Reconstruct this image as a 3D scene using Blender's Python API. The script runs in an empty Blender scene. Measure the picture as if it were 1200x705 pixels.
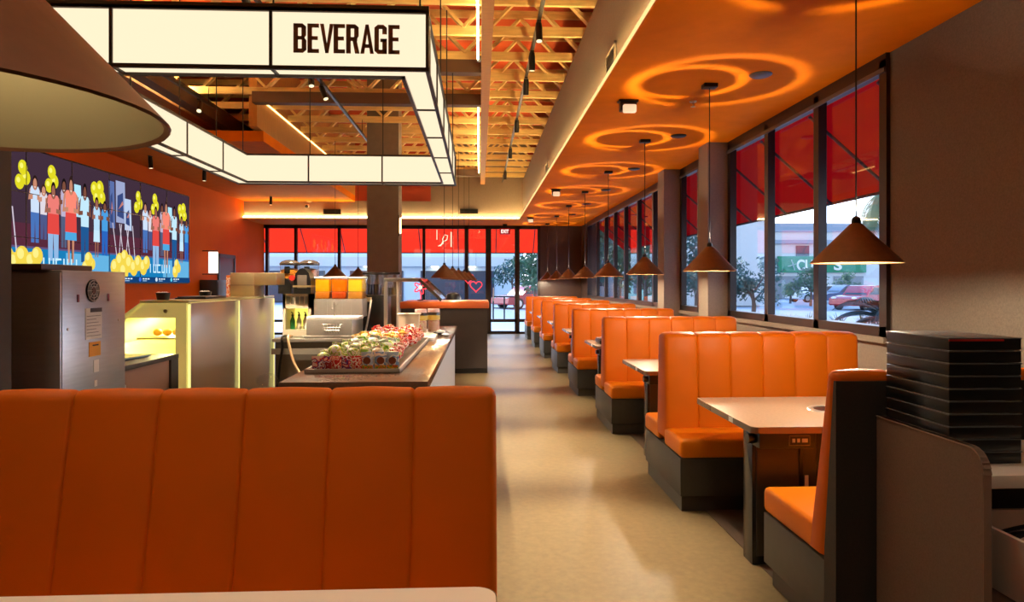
import bpy, bmesh, math, random
from mathutils import Vector, Matrix
random.seed(7)
PI = math.pi
C = bpy.context.scene.collection
sc = bpy.context.scene

# ------------------------------------------------------------------ materials
def lin(c):
    return tuple(((v/255)/12.92 if v/255 <= .04045 else ((v/255+.055)/1.055)**2.4) for v in c)
MATS = {}
def mat(name, rgb, rough=.5, metal=0., spec=.5, noise=0., nscale=8., bump=0., bscale=60., emit=None, estr=0., coat=0., stretch=None, trans=0., alpha=1.):
    if name in MATS: return MATS[name]
    m = bpy.data.materials.new(name); m.use_nodes = True
    nt = m.node_tree; b = nt.nodes['Principled BSDF']
    col = lin(rgb)
    b.inputs['Base Color'].default_value = (*col, 1)
    b.inputs['Roughness'].default_value = rough
    b.inputs['Metallic'].default_value = metal
    b.inputs['Specular IOR Level'].default_value = spec
    b.inputs['Coat Weight'].default_value = coat
    b.inputs['Transmission Weight'].default_value = trans
    b.inputs['Alpha'].default_value = alpha
    tc = nt.nodes.new('ShaderNodeTexCoord')
    vec = tc.outputs['Object']
    if stretch:
        mp = nt.nodes.new('ShaderNodeMapping'); mp.inputs['Scale'].default_value = stretch
        nt.links.new(vec, mp.inputs['Vector']); vec = mp.outputs['Vector']
    if noise:
        n = nt.nodes.new('ShaderNodeTexNoise'); n.inputs['Scale'].default_value = nscale; n.inputs['Detail'].default_value = 6
        nt.links.new(vec, n.inputs['Vector'])
        r = nt.nodes.new('ShaderNodeValToRGB')
        r.color_ramp.elements[0].position = .3; r.color_ramp.elements[1].position = .7
        r.color_ramp.elements[0].color = (*[max(0, v*(1-noise)) for v in col], 1)
        r.color_ramp.elements[1].color = (*[min(1, v*(1+noise)) for v in col], 1)
        nt.links.new(n.outputs['Fac'], r.inputs['Fac']); nt.links.new(r.outputs['Color'], b.inputs['Base Color'])
    if bump:
        n2 = nt.nodes.new('ShaderNodeTexNoise'); n2.inputs['Scale'].default_value = bscale; n2.inputs['Detail'].default_value = 3
        nt.links.new(vec, n2.inputs['Vector'])
        bp = nt.nodes.new('ShaderNodeBump'); bp.inputs['Strength'].default_value = bump; bp.inputs['Distance'].default_value = .01
        nt.links.new(n2.outputs['Fac'], bp.inputs['Height']); nt.links.new(bp.outputs['Normal'], b.inputs['Normal'])
    if emit:
        b.inputs['Emission Color'].default_value = (*lin(emit), 1); b.inputs['Emission Strength'].default_value = estr
    MATS[name] = m
    return m
def glassmat(name, tint=(1, 1, 1), f0=.05, rough=0.02, gcol=(1, 1, 1)):
    if name in MATS: return MATS[name]
    m = bpy.data.materials.new(name); m.use_nodes = True; nt = m.node_tree; nt.nodes.clear()
    o = nt.nodes.new('ShaderNodeOutputMaterial'); t = nt.nodes.new('ShaderNodeBsdfTransparent'); g = nt.nodes.new('ShaderNodeBsdfGlossy')
    t.inputs['Color'].default_value = (*tint, 1); g.inputs['Roughness'].default_value = rough; g.inputs['Color'].default_value = (*gcol, 1)
    lw = nt.nodes.new('ShaderNodeLayerWeight'); lw.inputs['Blend'].default_value = .5      # Schlick reflectance, same from both sides
    pw_ = nt.nodes.new('ShaderNodeMath'); pw_.operation = 'POWER'; pw_.inputs[1].default_value = 5; nt.links.new(lw.outputs['Facing'], pw_.inputs[0])
    mx = nt.nodes.new('ShaderNodeMixShader'); mul = nt.nodes.new('ShaderNodeMath'); mul.operation = 'MULTIPLY_ADD'; mul.inputs[1].default_value = .9*(1-f0); mul.inputs[2].default_value = f0
    nt.links.new(pw_.outputs[0], mul.inputs[0]); nt.links.new(mul.outputs[0], mx.inputs['Fac'])
    nt.links.new(t.outputs[0], mx.inputs[1]); nt.links.new(g.outputs[0], mx.inputs[2]); nt.links.new(mx.outputs[0], o.inputs['Surface'])
    MATS[name] = m; return m
def wrapmat(name, cols, scale=30., rough=.28, bands=None):
    """printed wrapper: patches of the given colours"""
    if name in MATS: return MATS[name]
    m = bpy.data.materials.new(name); m.use_nodes = True; nt = m.node_tree; b = nt.nodes['Principled BSDF']
    b.inputs['Roughness'].default_value = rough
    tc = nt.nodes.new('ShaderNodeTexCoord'); oi = nt.nodes.new('ShaderNodeObjectInfo')
    ad = nt.nodes.new('ShaderNodeVectorMath'); ad.operation = 'ADD'
    v = nt.nodes.new('ShaderNodeTexNoise'); v.inputs['Scale'].default_value = scale; v.inputs['Detail'].default_value = 1.0
    sc_ = nt.nodes.new('ShaderNodeMath'); sc_.operation = 'MULTIPLY'; sc_.inputs[1].default_value = 20
    nt.links.new(oi.outputs['Random'], sc_.inputs[0])
    nt.links.new(tc.outputs['Object'], ad.inputs[0]); nt.links.new(sc_.outputs[0], ad.inputs[1]); nt.links.new(ad.outputs[0], v.inputs['Vector'])
    r = nt.nodes.new('ShaderNodeValToRGB'); r.color_ramp.interpolation = 'CONSTANT'
    n = len(cols); lo, hi = .34, .66
    while len(r.color_ramp.elements) < n: r.color_ramp.elements.new(.5)
    for i, c in enumerate(cols):
        r.color_ramp.elements[i].position = 0 if i == 0 else lo+(hi-lo)*i/n
        r.color_ramp.elements[i].color = (*lin(c), 1)
    nt.links.new(v.outputs['Fac'], r.inputs['Fac']); nt.links.new(r.outputs['Color'], b.inputs['Base Color'])
    MATS[name] = m; return m
def emis(name, rgb, s):
    if name in MATS: return MATS[name]
    m = bpy.data.materials.new(name); m.use_nodes = True; nt = m.node_tree; nt.nodes.clear()
    o = nt.nodes.new('ShaderNodeOutputMaterial'); e = nt.nodes.new('ShaderNodeEmission')
    e.inputs['Color'].default_value = (*lin(rgb), 1); e.inputs['Strength'].default_value = s
    nt.links.new(e.outputs[0], o.inputs['Surface']); MATS[name] = m; return m
def clothmat(name, rgb, trans):
    if name in MATS: return MATS[name]
    m = bpy.data.materials.new(name); m.use_nodes = True; nt = m.node_tree; nt.nodes.clear()
    o = nt.nodes.new('ShaderNodeOutputMaterial'); d = nt.nodes.new('ShaderNodeBsdfDiffuse'); t = nt.nodes.new('ShaderNodeBsdfTranslucent'); mx = nt.nodes.new('ShaderNodeMixShader')
    d.inputs['Color'].default_value = (*lin(rgb), 1); t.inputs['Color'].default_value = (*lin(rgb), 1); mx.inputs['Fac'].default_value = trans
    nt.links.new(d.outputs[0], mx.inputs[1]); nt.links.new(t.outputs[0], mx.inputs[2]); nt.links.new(mx.outputs[0], o.inputs['Surface'])
    MATS[name] = m; return m

ORANGE_CEIL = mat('orange_ceiling_paint', (214, 112, 4), .75, spec=.08, noise=.06, nscale=5, bump=.12, bscale=45)
ORANGE_WALL = mat('orange_wall_paint', (206, 88, 2), .7, spec=.1, noise=.04, nscale=2)
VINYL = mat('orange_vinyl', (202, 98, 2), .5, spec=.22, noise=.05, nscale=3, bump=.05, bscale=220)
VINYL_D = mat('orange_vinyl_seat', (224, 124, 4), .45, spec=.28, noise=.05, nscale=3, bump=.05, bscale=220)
CHAR = mat('charcoal_laminate', (58, 57, 55), .45, noise=.08, nscale=20)
CHARTOE = mat('charcoal_toe', (66, 62, 57), .5)
CHARREAR = mat('charcoal_fabric', (46, 42, 38), .75, noise=.15, nscale=120)
CONC = mat('polished_concrete', (98, 83, 57), .42, noise=.16, nscale=30, spec=.35)
DARKFLOOR = mat('dark_floor_planks', (66, 52, 42), .5, noise=.2, nscale=4, stretch=(6, 1, 1))
GREY = mat('grey_plaster', (128, 116, 103), .8, noise=.08, nscale=60, bump=.15, bscale=120)
GREYW = mat('grey_textured_wall', (104, 96, 86), .85, noise=.14, nscale=90, bump=.2, bscale=140)
COLG = mat('column_plaster', (112, 100, 86), .8, noise=.06, nscale=10)
DARKWALL = mat('dark_brown_panel', (72, 57, 53), .3, noise=.08, nscale=2)
MULL = mat('dark_bronze_mullion', (40, 30, 27), .35, metal=.3)
FRAMEG = mat('grey_frame', (94, 92, 92), .4, metal=.4)
BLACK = mat('black_metal', (20, 19, 18), .4, metal=.4)
BLACKP = mat('black_plastic', (17, 17, 18), .3)
BLACKBOX = mat('black_box_skin', (20, 22, 24), .3, noise=.1, nscale=30)
BOXLINE = mat('box_edge_sheen', (120, 126, 132), .25, metal=.3)
BRONZE = mat('dark_bronze_shade', (100, 64, 36), .5, metal=.35, noise=.12, nscale=30)
LINING = mat('shade_lining', (134, 122, 86), .5)
STEEL = mat('brushed_steel', (196, 190, 180), .32, metal=.65, noise=.05, nscale=20, stretch=(1, 1, 40))
STEELM = mat('machine_steel', (176, 176, 180), .3, metal=.55, noise=.06, nscale=6, stretch=(1, 1, 12))
STEELD = mat('dark_steel', (120, 112, 102), .4, metal=.5)
BRASS = mat('champagne_metal', (196, 172, 128), .3, metal=.7, noise=.04, nscale=20)
WOODT = mat('truss_lumber', (226, 196, 128), .7, noise=.14, nscale=4, stretch=(1, 8, 8))
DECK = mat('roof_deck', (206, 84, 28), .8, noise=.15, nscale=2)
BEAM = mat('brown_beam', (140, 96, 56), .6, noise=.12, nscale=4, stretch=(1, 6, 6))
BEAMD = mat('dark_beam', (84, 60, 40), .6)
WOODP = mat('wood_panel', (168, 116, 52), .5, noise=.12, nscale=5, stretch=(6, 6, 1))
REDWALL = mat('red_brown_panel', (164, 62, 36), .5, noise=.06, nscale=3)
TTOP = mat('table_laminate', (168, 150, 130), .22, noise=.06, nscale=60)
TEDGE = mat('table_edge', (150, 128, 106), .25, metal=.5)
WHITE = mat('white_laminate', (226, 216, 204), .35)
WHITEP = mat('white_paint', (232, 228, 222), .5)
CREAM = mat('cream_plastic', (222, 206, 178), .4)
PINKPL = mat('bin_plastic', (226, 206, 196), .42)
GREYPNL = mat('glossy_grey_panel', (176, 160, 152), .2, coat=.4)
MAUVE = mat('mauve_panel', (168, 132, 118), .35)
COUNTER = mat('brown_stone_counter', (104, 78, 62), .16, noise=.12, nscale=50)
PARTN = mat('partition_fabric', (106, 92, 82), .8, noise=.12, nscale=160)
PARTE = mat('partition_edge', (146, 124, 110), .45)
WARM = emis('warm_led', (255, 216, 140), 48.0)
TUBE = emis('led_tube', (255, 220, 150), 55.0)
PANEL = emis('lightbox_diffuser', (255, 234, 198), .60)
BULB = emis('bulb_glow', (255, 220, 150), 30.0)
CASEL = emis('case_led', (255, 238, 140), .7)
CASELED = emis('case_lamp', (255, 240, 190), 9.0)
SCONCE = emis('sconce_glow', (255, 244, 226), .9)
SCONCEW = emis('sconce_warm', (255, 214, 150), 3.0)
EXITR = mat('exit_red', (168, 14, 12), .4, emit=(200, 10, 8), estr=.12)
EXITW = emis('exit_letters', (255, 226, 214), .8)
NEONR = emis('neon_red', (255, 62, 70), 1.0)
NEONW = emis('neon_warm', (255, 226, 190), .8)
WINGLASS = glassmat('window_glass', (.90, .96, 1.0), .04)
CLEAR = glassmat('clear_plastic', (.93, .93, .92), .05, .05)
CASEGL = glassmat('case_glass', (.93, .97, .82), .05)
LETTER = mat('sign_lettering', (110, 60, 34), .5)
AWN = clothmat('red_awning_cloth', (226, 40, 22), .62)
AWN_SHADE = clothmat('shaded_awning_cloth', (176, 8, 14), .42)  # same red cloth, darkened and less translucent to paint in the shade
AWNF = mat('awning_rib', (60, 22, 18), .6)

# ------------------------------------------------------------------ mesh helpers
class G:
    def __init__(s): s.bm = bmesh.new()
    def _take(s, tb, m):
        for f in tb.faces: f.material_index = m
        me = bpy.data.meshes.new('tmp'); tb.to_mesh(me); tb.free()
        s.bm.from_mesh(me); bpy.data.meshes.remove(me)
        return s
    def box(s, x0, x1, y0, y1, z0, z1, m=0, r=0, seg=2, rot=0, tilt=0):
        tb = bmesh.new(); bmesh.ops.create_cube(tb, size=1)
        cx, cy, cz = (x0+x1)/2, (y0+y1)/2, (z0+z1)/2
        for v in tb.verts: v.co = Vector((v.co.x*(x1-x0), v.co.y*(y1-y0), v.co.z*(z1-z0)))
        if r: bmesh.ops.bevel(tb, geom=tb.edges[:], offset=min(r, .49*min(x1-x0, y1-y0, z1-z0)), segments=seg, affect='EDGES', profile=.5)
        M = Matrix.Translation((cx, cy, cz)) @ Matrix.Rotation(rot, 4, 'Z') @ Matrix.Rotation(tilt, 4, 'X')
        bmesh.ops.transform(tb, matrix=M, verts=tb.verts)
        return s._take(tb, m)
    def bar(s, p0, p1, w, h, m=0, up=(0, 0, 1)):
        p0, p1 = Vector(p0), Vector(p1); d = p1-p0; L = d.length; d.normalize()
        u = Vector(up); a = d.cross(u)
        if a.length < 1e-4: a = d.cross(Vector((1, 0, 0)))
        a.normalize(); b = a.cross(d)
        vs = []
        for p in (p0, p1):
            for (i, j) in ((-1, -1), (1, -1), (1, 1), (-1, 1)): vs.append(s.bm.verts.new(p+a*i*w/2+b*j*h/2))
        for q in ((0, 1, 2, 3), (7, 6, 5, 4), (0, 4, 5, 1), (1, 5, 6, 2), (2, 6, 7, 3), (3, 7, 4, 0)):
            s.bm.faces.new([vs[k] for k in q]).material_index = m
        return s
    def tube(s, pts, r, m=0, n=8, caps=True):
        pts = [Vector(p) for p in pts]; rings = []; prev = None
        rs = r if isinstance(r, (list, tuple)) else [r]*len(pts)
        for i, p in enumerate(pts):
            d = (pts[min(i+1, len(pts)-1)]-pts[max(i-1, 0)]).normalized()
            if prev is None:
                a = d.cross(Vector((0, 0, 1)))
                if a.length < 1e-3: a = Vector((1, 0, 0))
            else: a = prev-d*prev.dot(d)
            a.normalize(); prev = a; b = d.cross(a)
            rings.append([s.bm.verts.new(p+(a*math.cos(2*PI*k/n)+b*math.sin(2*PI*k/n))*rs[i]) for k in range(n)])
        for i in range(len(rings)-1):
            for k in range(n):
                s.bm.faces.new((rings[i][k], rings[i][(k+1) % n], rings[i+1][(k+1) % n], rings[i+1][k])).material_index = m
        if caps:
            s.bm.faces.new(rings[0][::-1]).material_index = m; s.bm.faces.new(rings[-1]).material_index = m
        return s
    def lathe(s, prof, c=(0, 0, 0), n=24, m=0, sx=1, sy=1):
        c = Vector(c); rings = []
        for r, z in prof:
            if r < 1e-5: rings.append([s.bm.verts.new(c+Vector((0, 0, z)))])
            else: rings.append([s.bm.verts.new(c+Vector((r*sx*math.cos(2*PI*k/n), r*sy*math.sin(2*PI*k/n), z))) for k in range(n)])
        for i in range(len(rings)-1):
            A, B = rings[i], rings[i+1]
            mm = m[i] if isinstance(m, (list, tuple)) else m
            for k in range(n):
                k2 = (k+1) % n
                if len(A) == 1 and len(B) == 1: continue
                if len(A) == 1: f = (A[0], B[k2], B[k])
                elif len(B) == 1: f = (A[k], A[k2], B[0])
                else: f = (A[k], A[k2], B[k2], B[k])
                s.bm.faces.new(f).material_index = mm
        return s
    def prism(s, poly, axis, a0, a1, m=0):
        """poly of 2-D points; axis x:(y,z) y:(x,z) z:(x,y)"""
        def P(q, a): return {'x': (a, q[0], q[1]), 'y': (q[0], a, q[1]), 'z': (q[0], q[1], a)}[axis]
        A = [s.bm.verts.new(P(q, a0)) for q in poly]; B = [s.bm.verts.new(P(q, a1)) for q in poly]
        n = len(poly)
        fs = [s.bm.faces.new(A[::-1]), s.bm.faces.new(B)]
        for i in range(n): fs.append(s.bm.faces.new((A[i], A[(i+1) % n], B[(i+1) % n], B[i])))
        for f in fs: f.material_index = m
        return s
    def face(s, pts, m=0):
        s.bm.faces.new([s.bm.verts.new(p) for p in pts]).material_index = m; return s
    def sphere(s, c, r, m=0, sub=2, sc=(1, 1, 1)):
        tb = bmesh.new(); bmesh.ops.create_icosphere(tb, subdivisions=sub, radius=r)
        for v in tb.verts: v.co = Vector((v.co.x*sc[0]+c[0], v.co.y*sc[1]+c[1], v.co.z*sc[2]+c[2]))
        return s._take(tb, m)
def wl(o):
    v = Vector((0, 0, 0))
    while o is not None: v = v+o.location; o = o.parent
    return v
def obj(name, g, m, parent=None, angle=35, fixn=True):
    bm = g.bm
    if fixn: bmesh.ops.recalc_face_normals(bm, faces=bm.faces)
    if parent is None:
        xs = [v.co for v in bm.verts]
        org = Vector(((min(v.x for v in xs)+max(v.x for v in xs))/2, (min(v.y for v in xs)+max(v.y for v in xs))/2, min(v.z for v in xs)))
    else: org = wl(parent)
    for v in bm.verts: v.co -= org
    for f in bm.faces: f.smooth = True
    me = bpy.data.meshes.new(name); bm.to_mesh(me); bm.free()
    me.set_sharp_from_angle(angle=math.radians(angle))
    for x in (m if isinstance(m, (list, tuple)) else [m]): me.materials.append(x)
    o = bpy.data.objects.new(name, me); C.objects.link(o)
    if parent is None: o.location = org
    else: o.parent = parent
    return o
def tag(o, label, cat, group=None):
    o['label'] = label; o['category'] = cat
    if group: o['group'] = group
    return o
def thing(name, label, cat, loc=(0, 0, 0), group=None):
    o = bpy.data.objects.new(name, None); o.empty_display_size = .1; C.objects.link(o); o.location = loc
    return tag(o, label, cat, group)
def struct(name, g, m, **k):
    o = obj(name, g, m, **k); o['kind'] = 'structure'; return o
def dup(root, loc, rotz=0, label=None, group=None):
    r = root.copy(); C.objects.link(r); r.location = loc; r.rotation_euler = (0, 0, rotz)
    if label: r['label'] = label
    if group: r['group'] = group
    for ch in list(root.children):
        c = ch.copy(); C.objects.link(c); c.parent = r
        for gch in list(ch.children):
            d = gch.copy(); C.objects.link(d); d.parent = c
    return r
def text(name, s, m, parent, w, h, loc, rot, extrude=.002, bold=.0):
    cu = bpy.data.curves.new(name, 'FONT'); cu.body = s; cu.size = 1; cu.extrude = 0; cu.offset = bold
    cu.align_x = 'CENTER'; cu.align_y = 'CENTER'
    t = bpy.data.objects.new(name, cu); C.objects.link(t)
    bpy.context.view_layer.update()
    dg = bpy.context.evaluated_depsgraph_get()
    me = bpy.data.meshes.new_from_object(t.evaluated_get(dg))
    bpy.data.objects.remove(t)
    xs = [v.co.x for v in me.vertices]; ys = [v.co.y for v in me.vertices]
    sx, sy = w/(max(xs)-min(xs)), h/(max(ys)-min(ys)); cx, cy = (max(xs)+min(xs))/2, (max(ys)+min(ys))/2
    bm = bmesh.new(); bm.from_mesh(me); bpy.data.meshes.remove(me)
    for v in bm.verts: v.co = Vector(((v.co.x-cx)*sx, (v.co.y-cy)*sy, 0))
    ex = bmesh.ops.extrude_face_region(bm, geom=bm.faces[:])
    for v in [e for e in ex['geom'] if isinstance(e, bmesh.types.BMVert)]: v.co.z += extrude
    bmesh.ops.recalc_face_normals(bm, faces=bm.faces)
    M = Matrix.Translation(loc) @ rot
    bmesh.ops.transform(bm, matrix=M, verts=bm.verts)
    g = G(); g.bm.free(); g.bm = bm
    o = obj(name, g, m, parent, fixn=False)
    return o
FACE_CAM = Matrix.Rotation(PI/2, 4, 'X')                       # text readable from -Y
def light(name, kind, loc, energy, color=(1, .82, .58), parent=None, **k):
    L = bpy.data.lights.new(name, kind); L.energy = energy; L.color = color
    rot = k.pop('rot', None)
    for a, v in k.items(): setattr(L, a, v)
    o = bpy.data.objects.new(name, L); C.objects.link(o)
    if parent: o.parent = parent; o.location = Vector(loc)-wl(parent)
    else: o.location = loc
    if rot: o.rotation_euler = rot
    return o
NTH = ['first', 'second', 'third', 'fourth', 'fifth', 'sixth', 'seventh', 'eighth', 'ninth', 'tenth', 'eleventh', 'twelfth', 'thirteenth', 'fourteenth', 'fifteenth', 'sixteenth']

CEIL = 3.16; WX = 3.0; FY = 20.0; BX = 1.16; TR = 4.26; LX = -6.2

# ------------------------------------------------------------------ setting: shell
struct('floor', G().box(LX-.2, WX+.25, -3, FY, -.05, 0), CONC)
struct('floor_booth_strip', G().box(1.46, WX-.02, 2.9, 18.9, 0, .004), DARKFLOOR)
struct('wall_back', G().box(LX-.2, WX+.3, -3.2, -3, 0, 5.3), GREYW)
struct('wall_left', G().box(LX-.2, LX, -3, FY, 0, 5.3), ORANGE_WALL)
struct('wall_right', G().box(WX, WX+.3, -3, 4.86, 0, CEIL), GREYW)
struct('wall_right_sill', G().box(WX, WX+.22, 4.86, 18.75, 0, 1.06).box(WX-.05, WX+.2, 4.86, 18.75, 1.03, 1.075), GREY)
struct('wall_right_end', G().box(WX, WX+.3, 18.75, FY+.1, 0, CEIL), DARKWALL)
struct('wall_far', G().box(1.76, WX+.3, FY-.02, FY+.15, 0, CEIL), DARKWALL)
struct('ceiling', G().box(BX-.1, WX+.3, -3, FY+.15, CEIL, CEIL+.05), ORANGE_CEIL)
struct('ceiling_far_strip', G().box(LX, BX-.1, 18.2, FY+.15, CEIL, CEIL+.05), ORANGE_CEIL)
struct('ceiling_bulkhead', G().box(BX, BX+.12, -3, 18.3, CEIL+.05, TR-.005), GREY)
struct('ceiling_bulkhead_far', G().box(-1.3, BX+.12, 18.3, 18.45, CEIL+.05, 5.3), GREY)
struct('ceiling_bulkhead_red', G().box(LX, -1.3, 18.3, 18.45, 3.66, 5.3), REDWALL)
struct('ceiling_bulkhead_low', G().box(LX, -1.3, 18.28, 18.45, CEIL+.05, 3.66), GREY)
struct('ceiling_left', G().box(LX, -3.3, 10.6, 18.3, 3.64, 3.8), ORANGE_CEIL)
struct('ceiling_left_bulkhead', G().box(-3.42, -3.3, 10.3, 18.3, 3.8, 5.2), WOODP)
struct('ceiling_roof', G().box(LX-.2, WX+.3, -3, 18.45, 5.25, 5.35), DECK)
struct('wall_right_upper', G().box(WX+.1, WX+.3, -3, 18.45, CEIL+.05, 5.25), REDWALL)
struct('wall_far_upper', G().box(BX+.12, WX+.1, 18.3, 18.45, CEIL+.05, 5.25), REDWALL)
for nm, g in (('trim_1', G().box(BX-.06, BX-.02, -3, 18.24, CEIL+.052, CEIL+.07)), ('trim_2', G().box(LX, BX-.1, 18.22, 18.255, CEIL+.052, CEIL+.07))):
    struct(nm, g, WARM)
for nm, g in (('trim_4', G().box(BX-.108, BX-.1, -3, 18.2, CEIL+.018, CEIL+.05)), ('trim_5', G().box(LX, BX-.1, 18.192, 18.2, CEIL+.018, CEIL+.05))):
    struct(nm, g, emis('cove_edge', (255, 214, 140), .75))
struct('added_uplight_strip', G().box(-4.3, -4.24, 3, 10.4, TR, TR+.03), TUBE)  # glowing strip added out of sight to brighten the left trusses
struct('trim_3', G().box(-3.3, -3.28, 10.3, 18.3, 4.235, 4.25), emis('panel_cove', (255, 206, 120), 3.0))
# roof trusses
y = -2.5
while y < 18.1:
    g = G(); XE = WX+.05
    g.box(LX, XE, y-.022, y+.022, TR, TR+.105).box(LX, XE, y-.022, y+.022, 5.12, 5.22)
    x = LX+.1; up = True
    while x < XE-.75:
        g.bar((x, y, TR+.09 if up else 5.12), (x+.74, y, 5.12 if up else TR+.09), .035, .09, up=(0, 1, 0)); x += .74; up = not up
    struct('roof_truss', g, WOODT); y += .85
# beams
struct('ceiling_beam_long', G().box(.02, .14, 2, 18.3, 4.12, TR), BEAM)
for yy in (8.6, 10.15, 16.8):
    struct('ceiling_beam_cross', G().box(-3.3, .02, yy-.08, yy+.08, 4.1, TR), BEAMD)
struct('ceiling_beam_side', G().box(-4.3, -4.12, 4, 18.3, 4.02, TR), BEAMD)
struct('ceiling_beam_side', G().box(-4.9, -4.5, 4, 18.3, 4.1, 4.2), BEAM)
# columns
struct('column', G().box(-1.96, -1.414, 12, 12.5, 0, 5.2).box(-1.962, -1.41, 11.998, 12.502, 3.05, 3.06), COLG)
struct('column', G().box(-2.6, -1.955, 2.75, 2.95, 0, 5.2), mat('dark_column', (70, 62, 57), .7, noise=.08, nscale=20))

# ------------------------------------------------------------------ window wall, right
def window_bay(n, y0, y1, joints):
    g = G()
    for yy in [y0+.04]+joints+[y1-.04]:
        w = .045
        g.box(WX-.03, WX+.045, yy-w, yy+w, 1.07, 3.12)
    g.box(WX-.03, WX+.1, y0, y1, 3.06, CEIL).box(WX-.03, WX+.1, y0, y1, 1.07, 1.15)
    f = struct('window_%d' % n, g, MULL)
    struct('window_%d_rail' % n, G().box(WX-.045, WX-.03, y0, y1, 3.02, 3.055), FRAMEG)
    edges = [y0+.085]+[v for j in joints for v in (j-.045, j+.045)]+[y1-.085]
    for a, b in zip(edges[::2], edges[1::2]):
        obj('glass_pane', G().box(WX+.03, WX+.036, a, b, 1.15, 3.06), WINGLASS, f)
window_bay(1, 4.86, 8.05, [5.9, 6.95])
struct('column_pier', G().box(WX-.27, WX+.06, 8.05, 8.4, 0, CEIL), GREY)
window_bay(2, 8.4, 10.0, [9.15])
struct('column_pier', G().box(WX-.27, WX+.06, 10.0, 10.35, 0, CEIL), GREY)
window_bay(3, 10.35, 18.75, [11.6, 12.75, 13.9, 15.0, 16.1, 17.25])

# ------------------------------------------------------------------ far window wall
fj = [-6.12, -5.3, -4.06, -2.9, -1.62, -.38, .23, 1.13, 1.74]
g = G()
for x in fj:
    w = .055 if x in (-.38, .23) else .04
    g.box(x-w, x+w, FY-.05, FY+.08, 0, CEIL)
g.box(LX, 1.76, FY-.05, FY+.08, 3.06, CEIL).box(LX, 1.76, FY-.05, FY+.08, 0, .06).box(LX, -.38, FY-.04, FY+.06, .36, .43)
wf = struct('window_4', g, MULL)
for a, b in zip(fj[:-1], fj[1:]):
    if a in (.23, 1.13): continue
    obj('glass_pane', G().box(a+.04, b-.04, FY+.01, FY+.016, .06, 3.06), WINGLASS, wf)
d1 = struct('door_1', G().box(.28, .34, FY-.02, FY+.04, .02, 3.06).box(1.03, 1.09, FY-.02, FY+.04, .02, 3.06).box(.28, 1.09, FY-.02, FY+.04, .34, .43).box(.28, 1.09, FY-.02, FY+.04, .02, .08), MULL)
obj('glass_pane', G().box(.34, 1.03, FY+.01, FY+.016, .08, 3.06), WINGLASS, d1)
obj('door_handle', G().tube([(.4, FY-.05, .95), (.4, FY-.05, 1.35)], .015), STEEL, d1)
d2 = struct('door_2', G().box(1.17, 1.7, FY-.02, FY+.04, .34, .43), MULL)
obj('glass_pane', G().box(1.17, 1.7, FY+.01, FY+.016, .06, 3.06), WINGLASS, d2)
# left door leaf
d3 = struct('door_3', G().box(LX-.02, LX+.02, 16.55, 17.5, 0, 2.1), mat('door_dark_red', (96, 30, 20), .5))
obj('door_handle', G().tube([(LX+.05, 17.35, 1.0), (LX+.05, 17.35, 1.2)], .012), STEEL, d3)
obj('door_frame', G().box(LX, LX+.04, 16.47, 16.55, 0, 2.18).box(LX, LX+.04, 17.5, 17.58, 0, 2.18).box(LX, LX+.04, 16.47, 17.58, 2.1, 2.18), CHAR, d3)

# ------------------------------------------------------------------ booth benches
def back_mesh(x0, x1, yf0, yf1, yb0, yb1, z0, z1, nch, groove=.009, m=0):
    """upholstered back: front profile (yf0 at z0 to yf1 at z1), rear profile (yb0..yb1), rounded top, vertical channels"""
    R = .035
    prof = []
    n = 5
    for i in range(n+1):
        t = i/n; prof.append((yf0+(yf1-yf0)*t, z0+(z1-R-z0)*t))
    for i in range(1, 7):
        a = PI*i/7; my = (yf1+yb1)/2; ry = (yb1-yf1)/2
        prof.append((my-ry*math.cos(a), z1-R+R*math.sin(a)))
    for i in range(n, -1, -1):
        t = i/n; prof.append((yb0+(yb1-yb0)*t, z0+(z1-R-z0)*t))
    cols = []
    W = (x1-x0)/nch
    for c in range(nch):
        a = x0+c*W
        if c == 0: cols += [(a, .028), (a+.006, .014), (a+.016, .004), (a+.03, 0)]
        else: cols += [(a, groove), (a+.006, .003), (a+.014, 0)]
        cols.append((a+W/2, -.004))
        if c < nch-1: cols += [(a+W-.014, 0), (a+W-.006, .003)]
        else: cols += [(a+W-.03, 0), (a+W-.016, .004), (a+W-.006, .014), (a+W, .028)]
    g = G(); bm = g.bm; rows = []
    my0 = (yf0+yb0)/2
    for x, ins in cols:
        r = []
        for (yy, zz) in prof:
            mid = my0+((yf1+yb1)/2-my0)*(zz-z0)/(z1-z0)
            hw = abs(yy-mid); sg = -1 if yy < mid else 1
            top = max(0, min(1, (zz-(z1-R))/R))
            r.append(bm.verts.new((x, mid+sg*max(.0, hw-ins*(1-top*.8)), zz-ins*top)))
        rows.append(r)
    for A, B in zip(rows[:-1], rows[1:]):
        for i in range(len(prof)-1): bm.faces.new((A[i], A[i+1], B[i+1], B[i])).material_index = m
        bm.faces.new((A[-1], A[0], B[0], B[-1]))
    bm.faces.new(rows[0][::-1]); bm.faces.new(rows[-1])
    return g
def double_bench(x0, y0, W, label):
    t = thing('booth_bench', label, 'bench', (x0+W/2, y0+.475, 0), 'double booth benches along the windows')
    D = .95
    obj('base', G().box(x0, x0+W, y0+.015, y0+D-.015, .1, .345, r=.004), CHAR, t)
    obj('toe_kick', G().box(x0+.014, x0+W-.03, y0+.035, y0+D-.035, 0, .1), CHARTOE, t)
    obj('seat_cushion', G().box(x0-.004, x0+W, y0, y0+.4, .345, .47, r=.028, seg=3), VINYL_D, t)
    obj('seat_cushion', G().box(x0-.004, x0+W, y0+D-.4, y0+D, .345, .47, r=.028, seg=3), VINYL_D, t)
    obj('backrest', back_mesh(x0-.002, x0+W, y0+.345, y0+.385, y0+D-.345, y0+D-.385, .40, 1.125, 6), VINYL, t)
    return t
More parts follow.
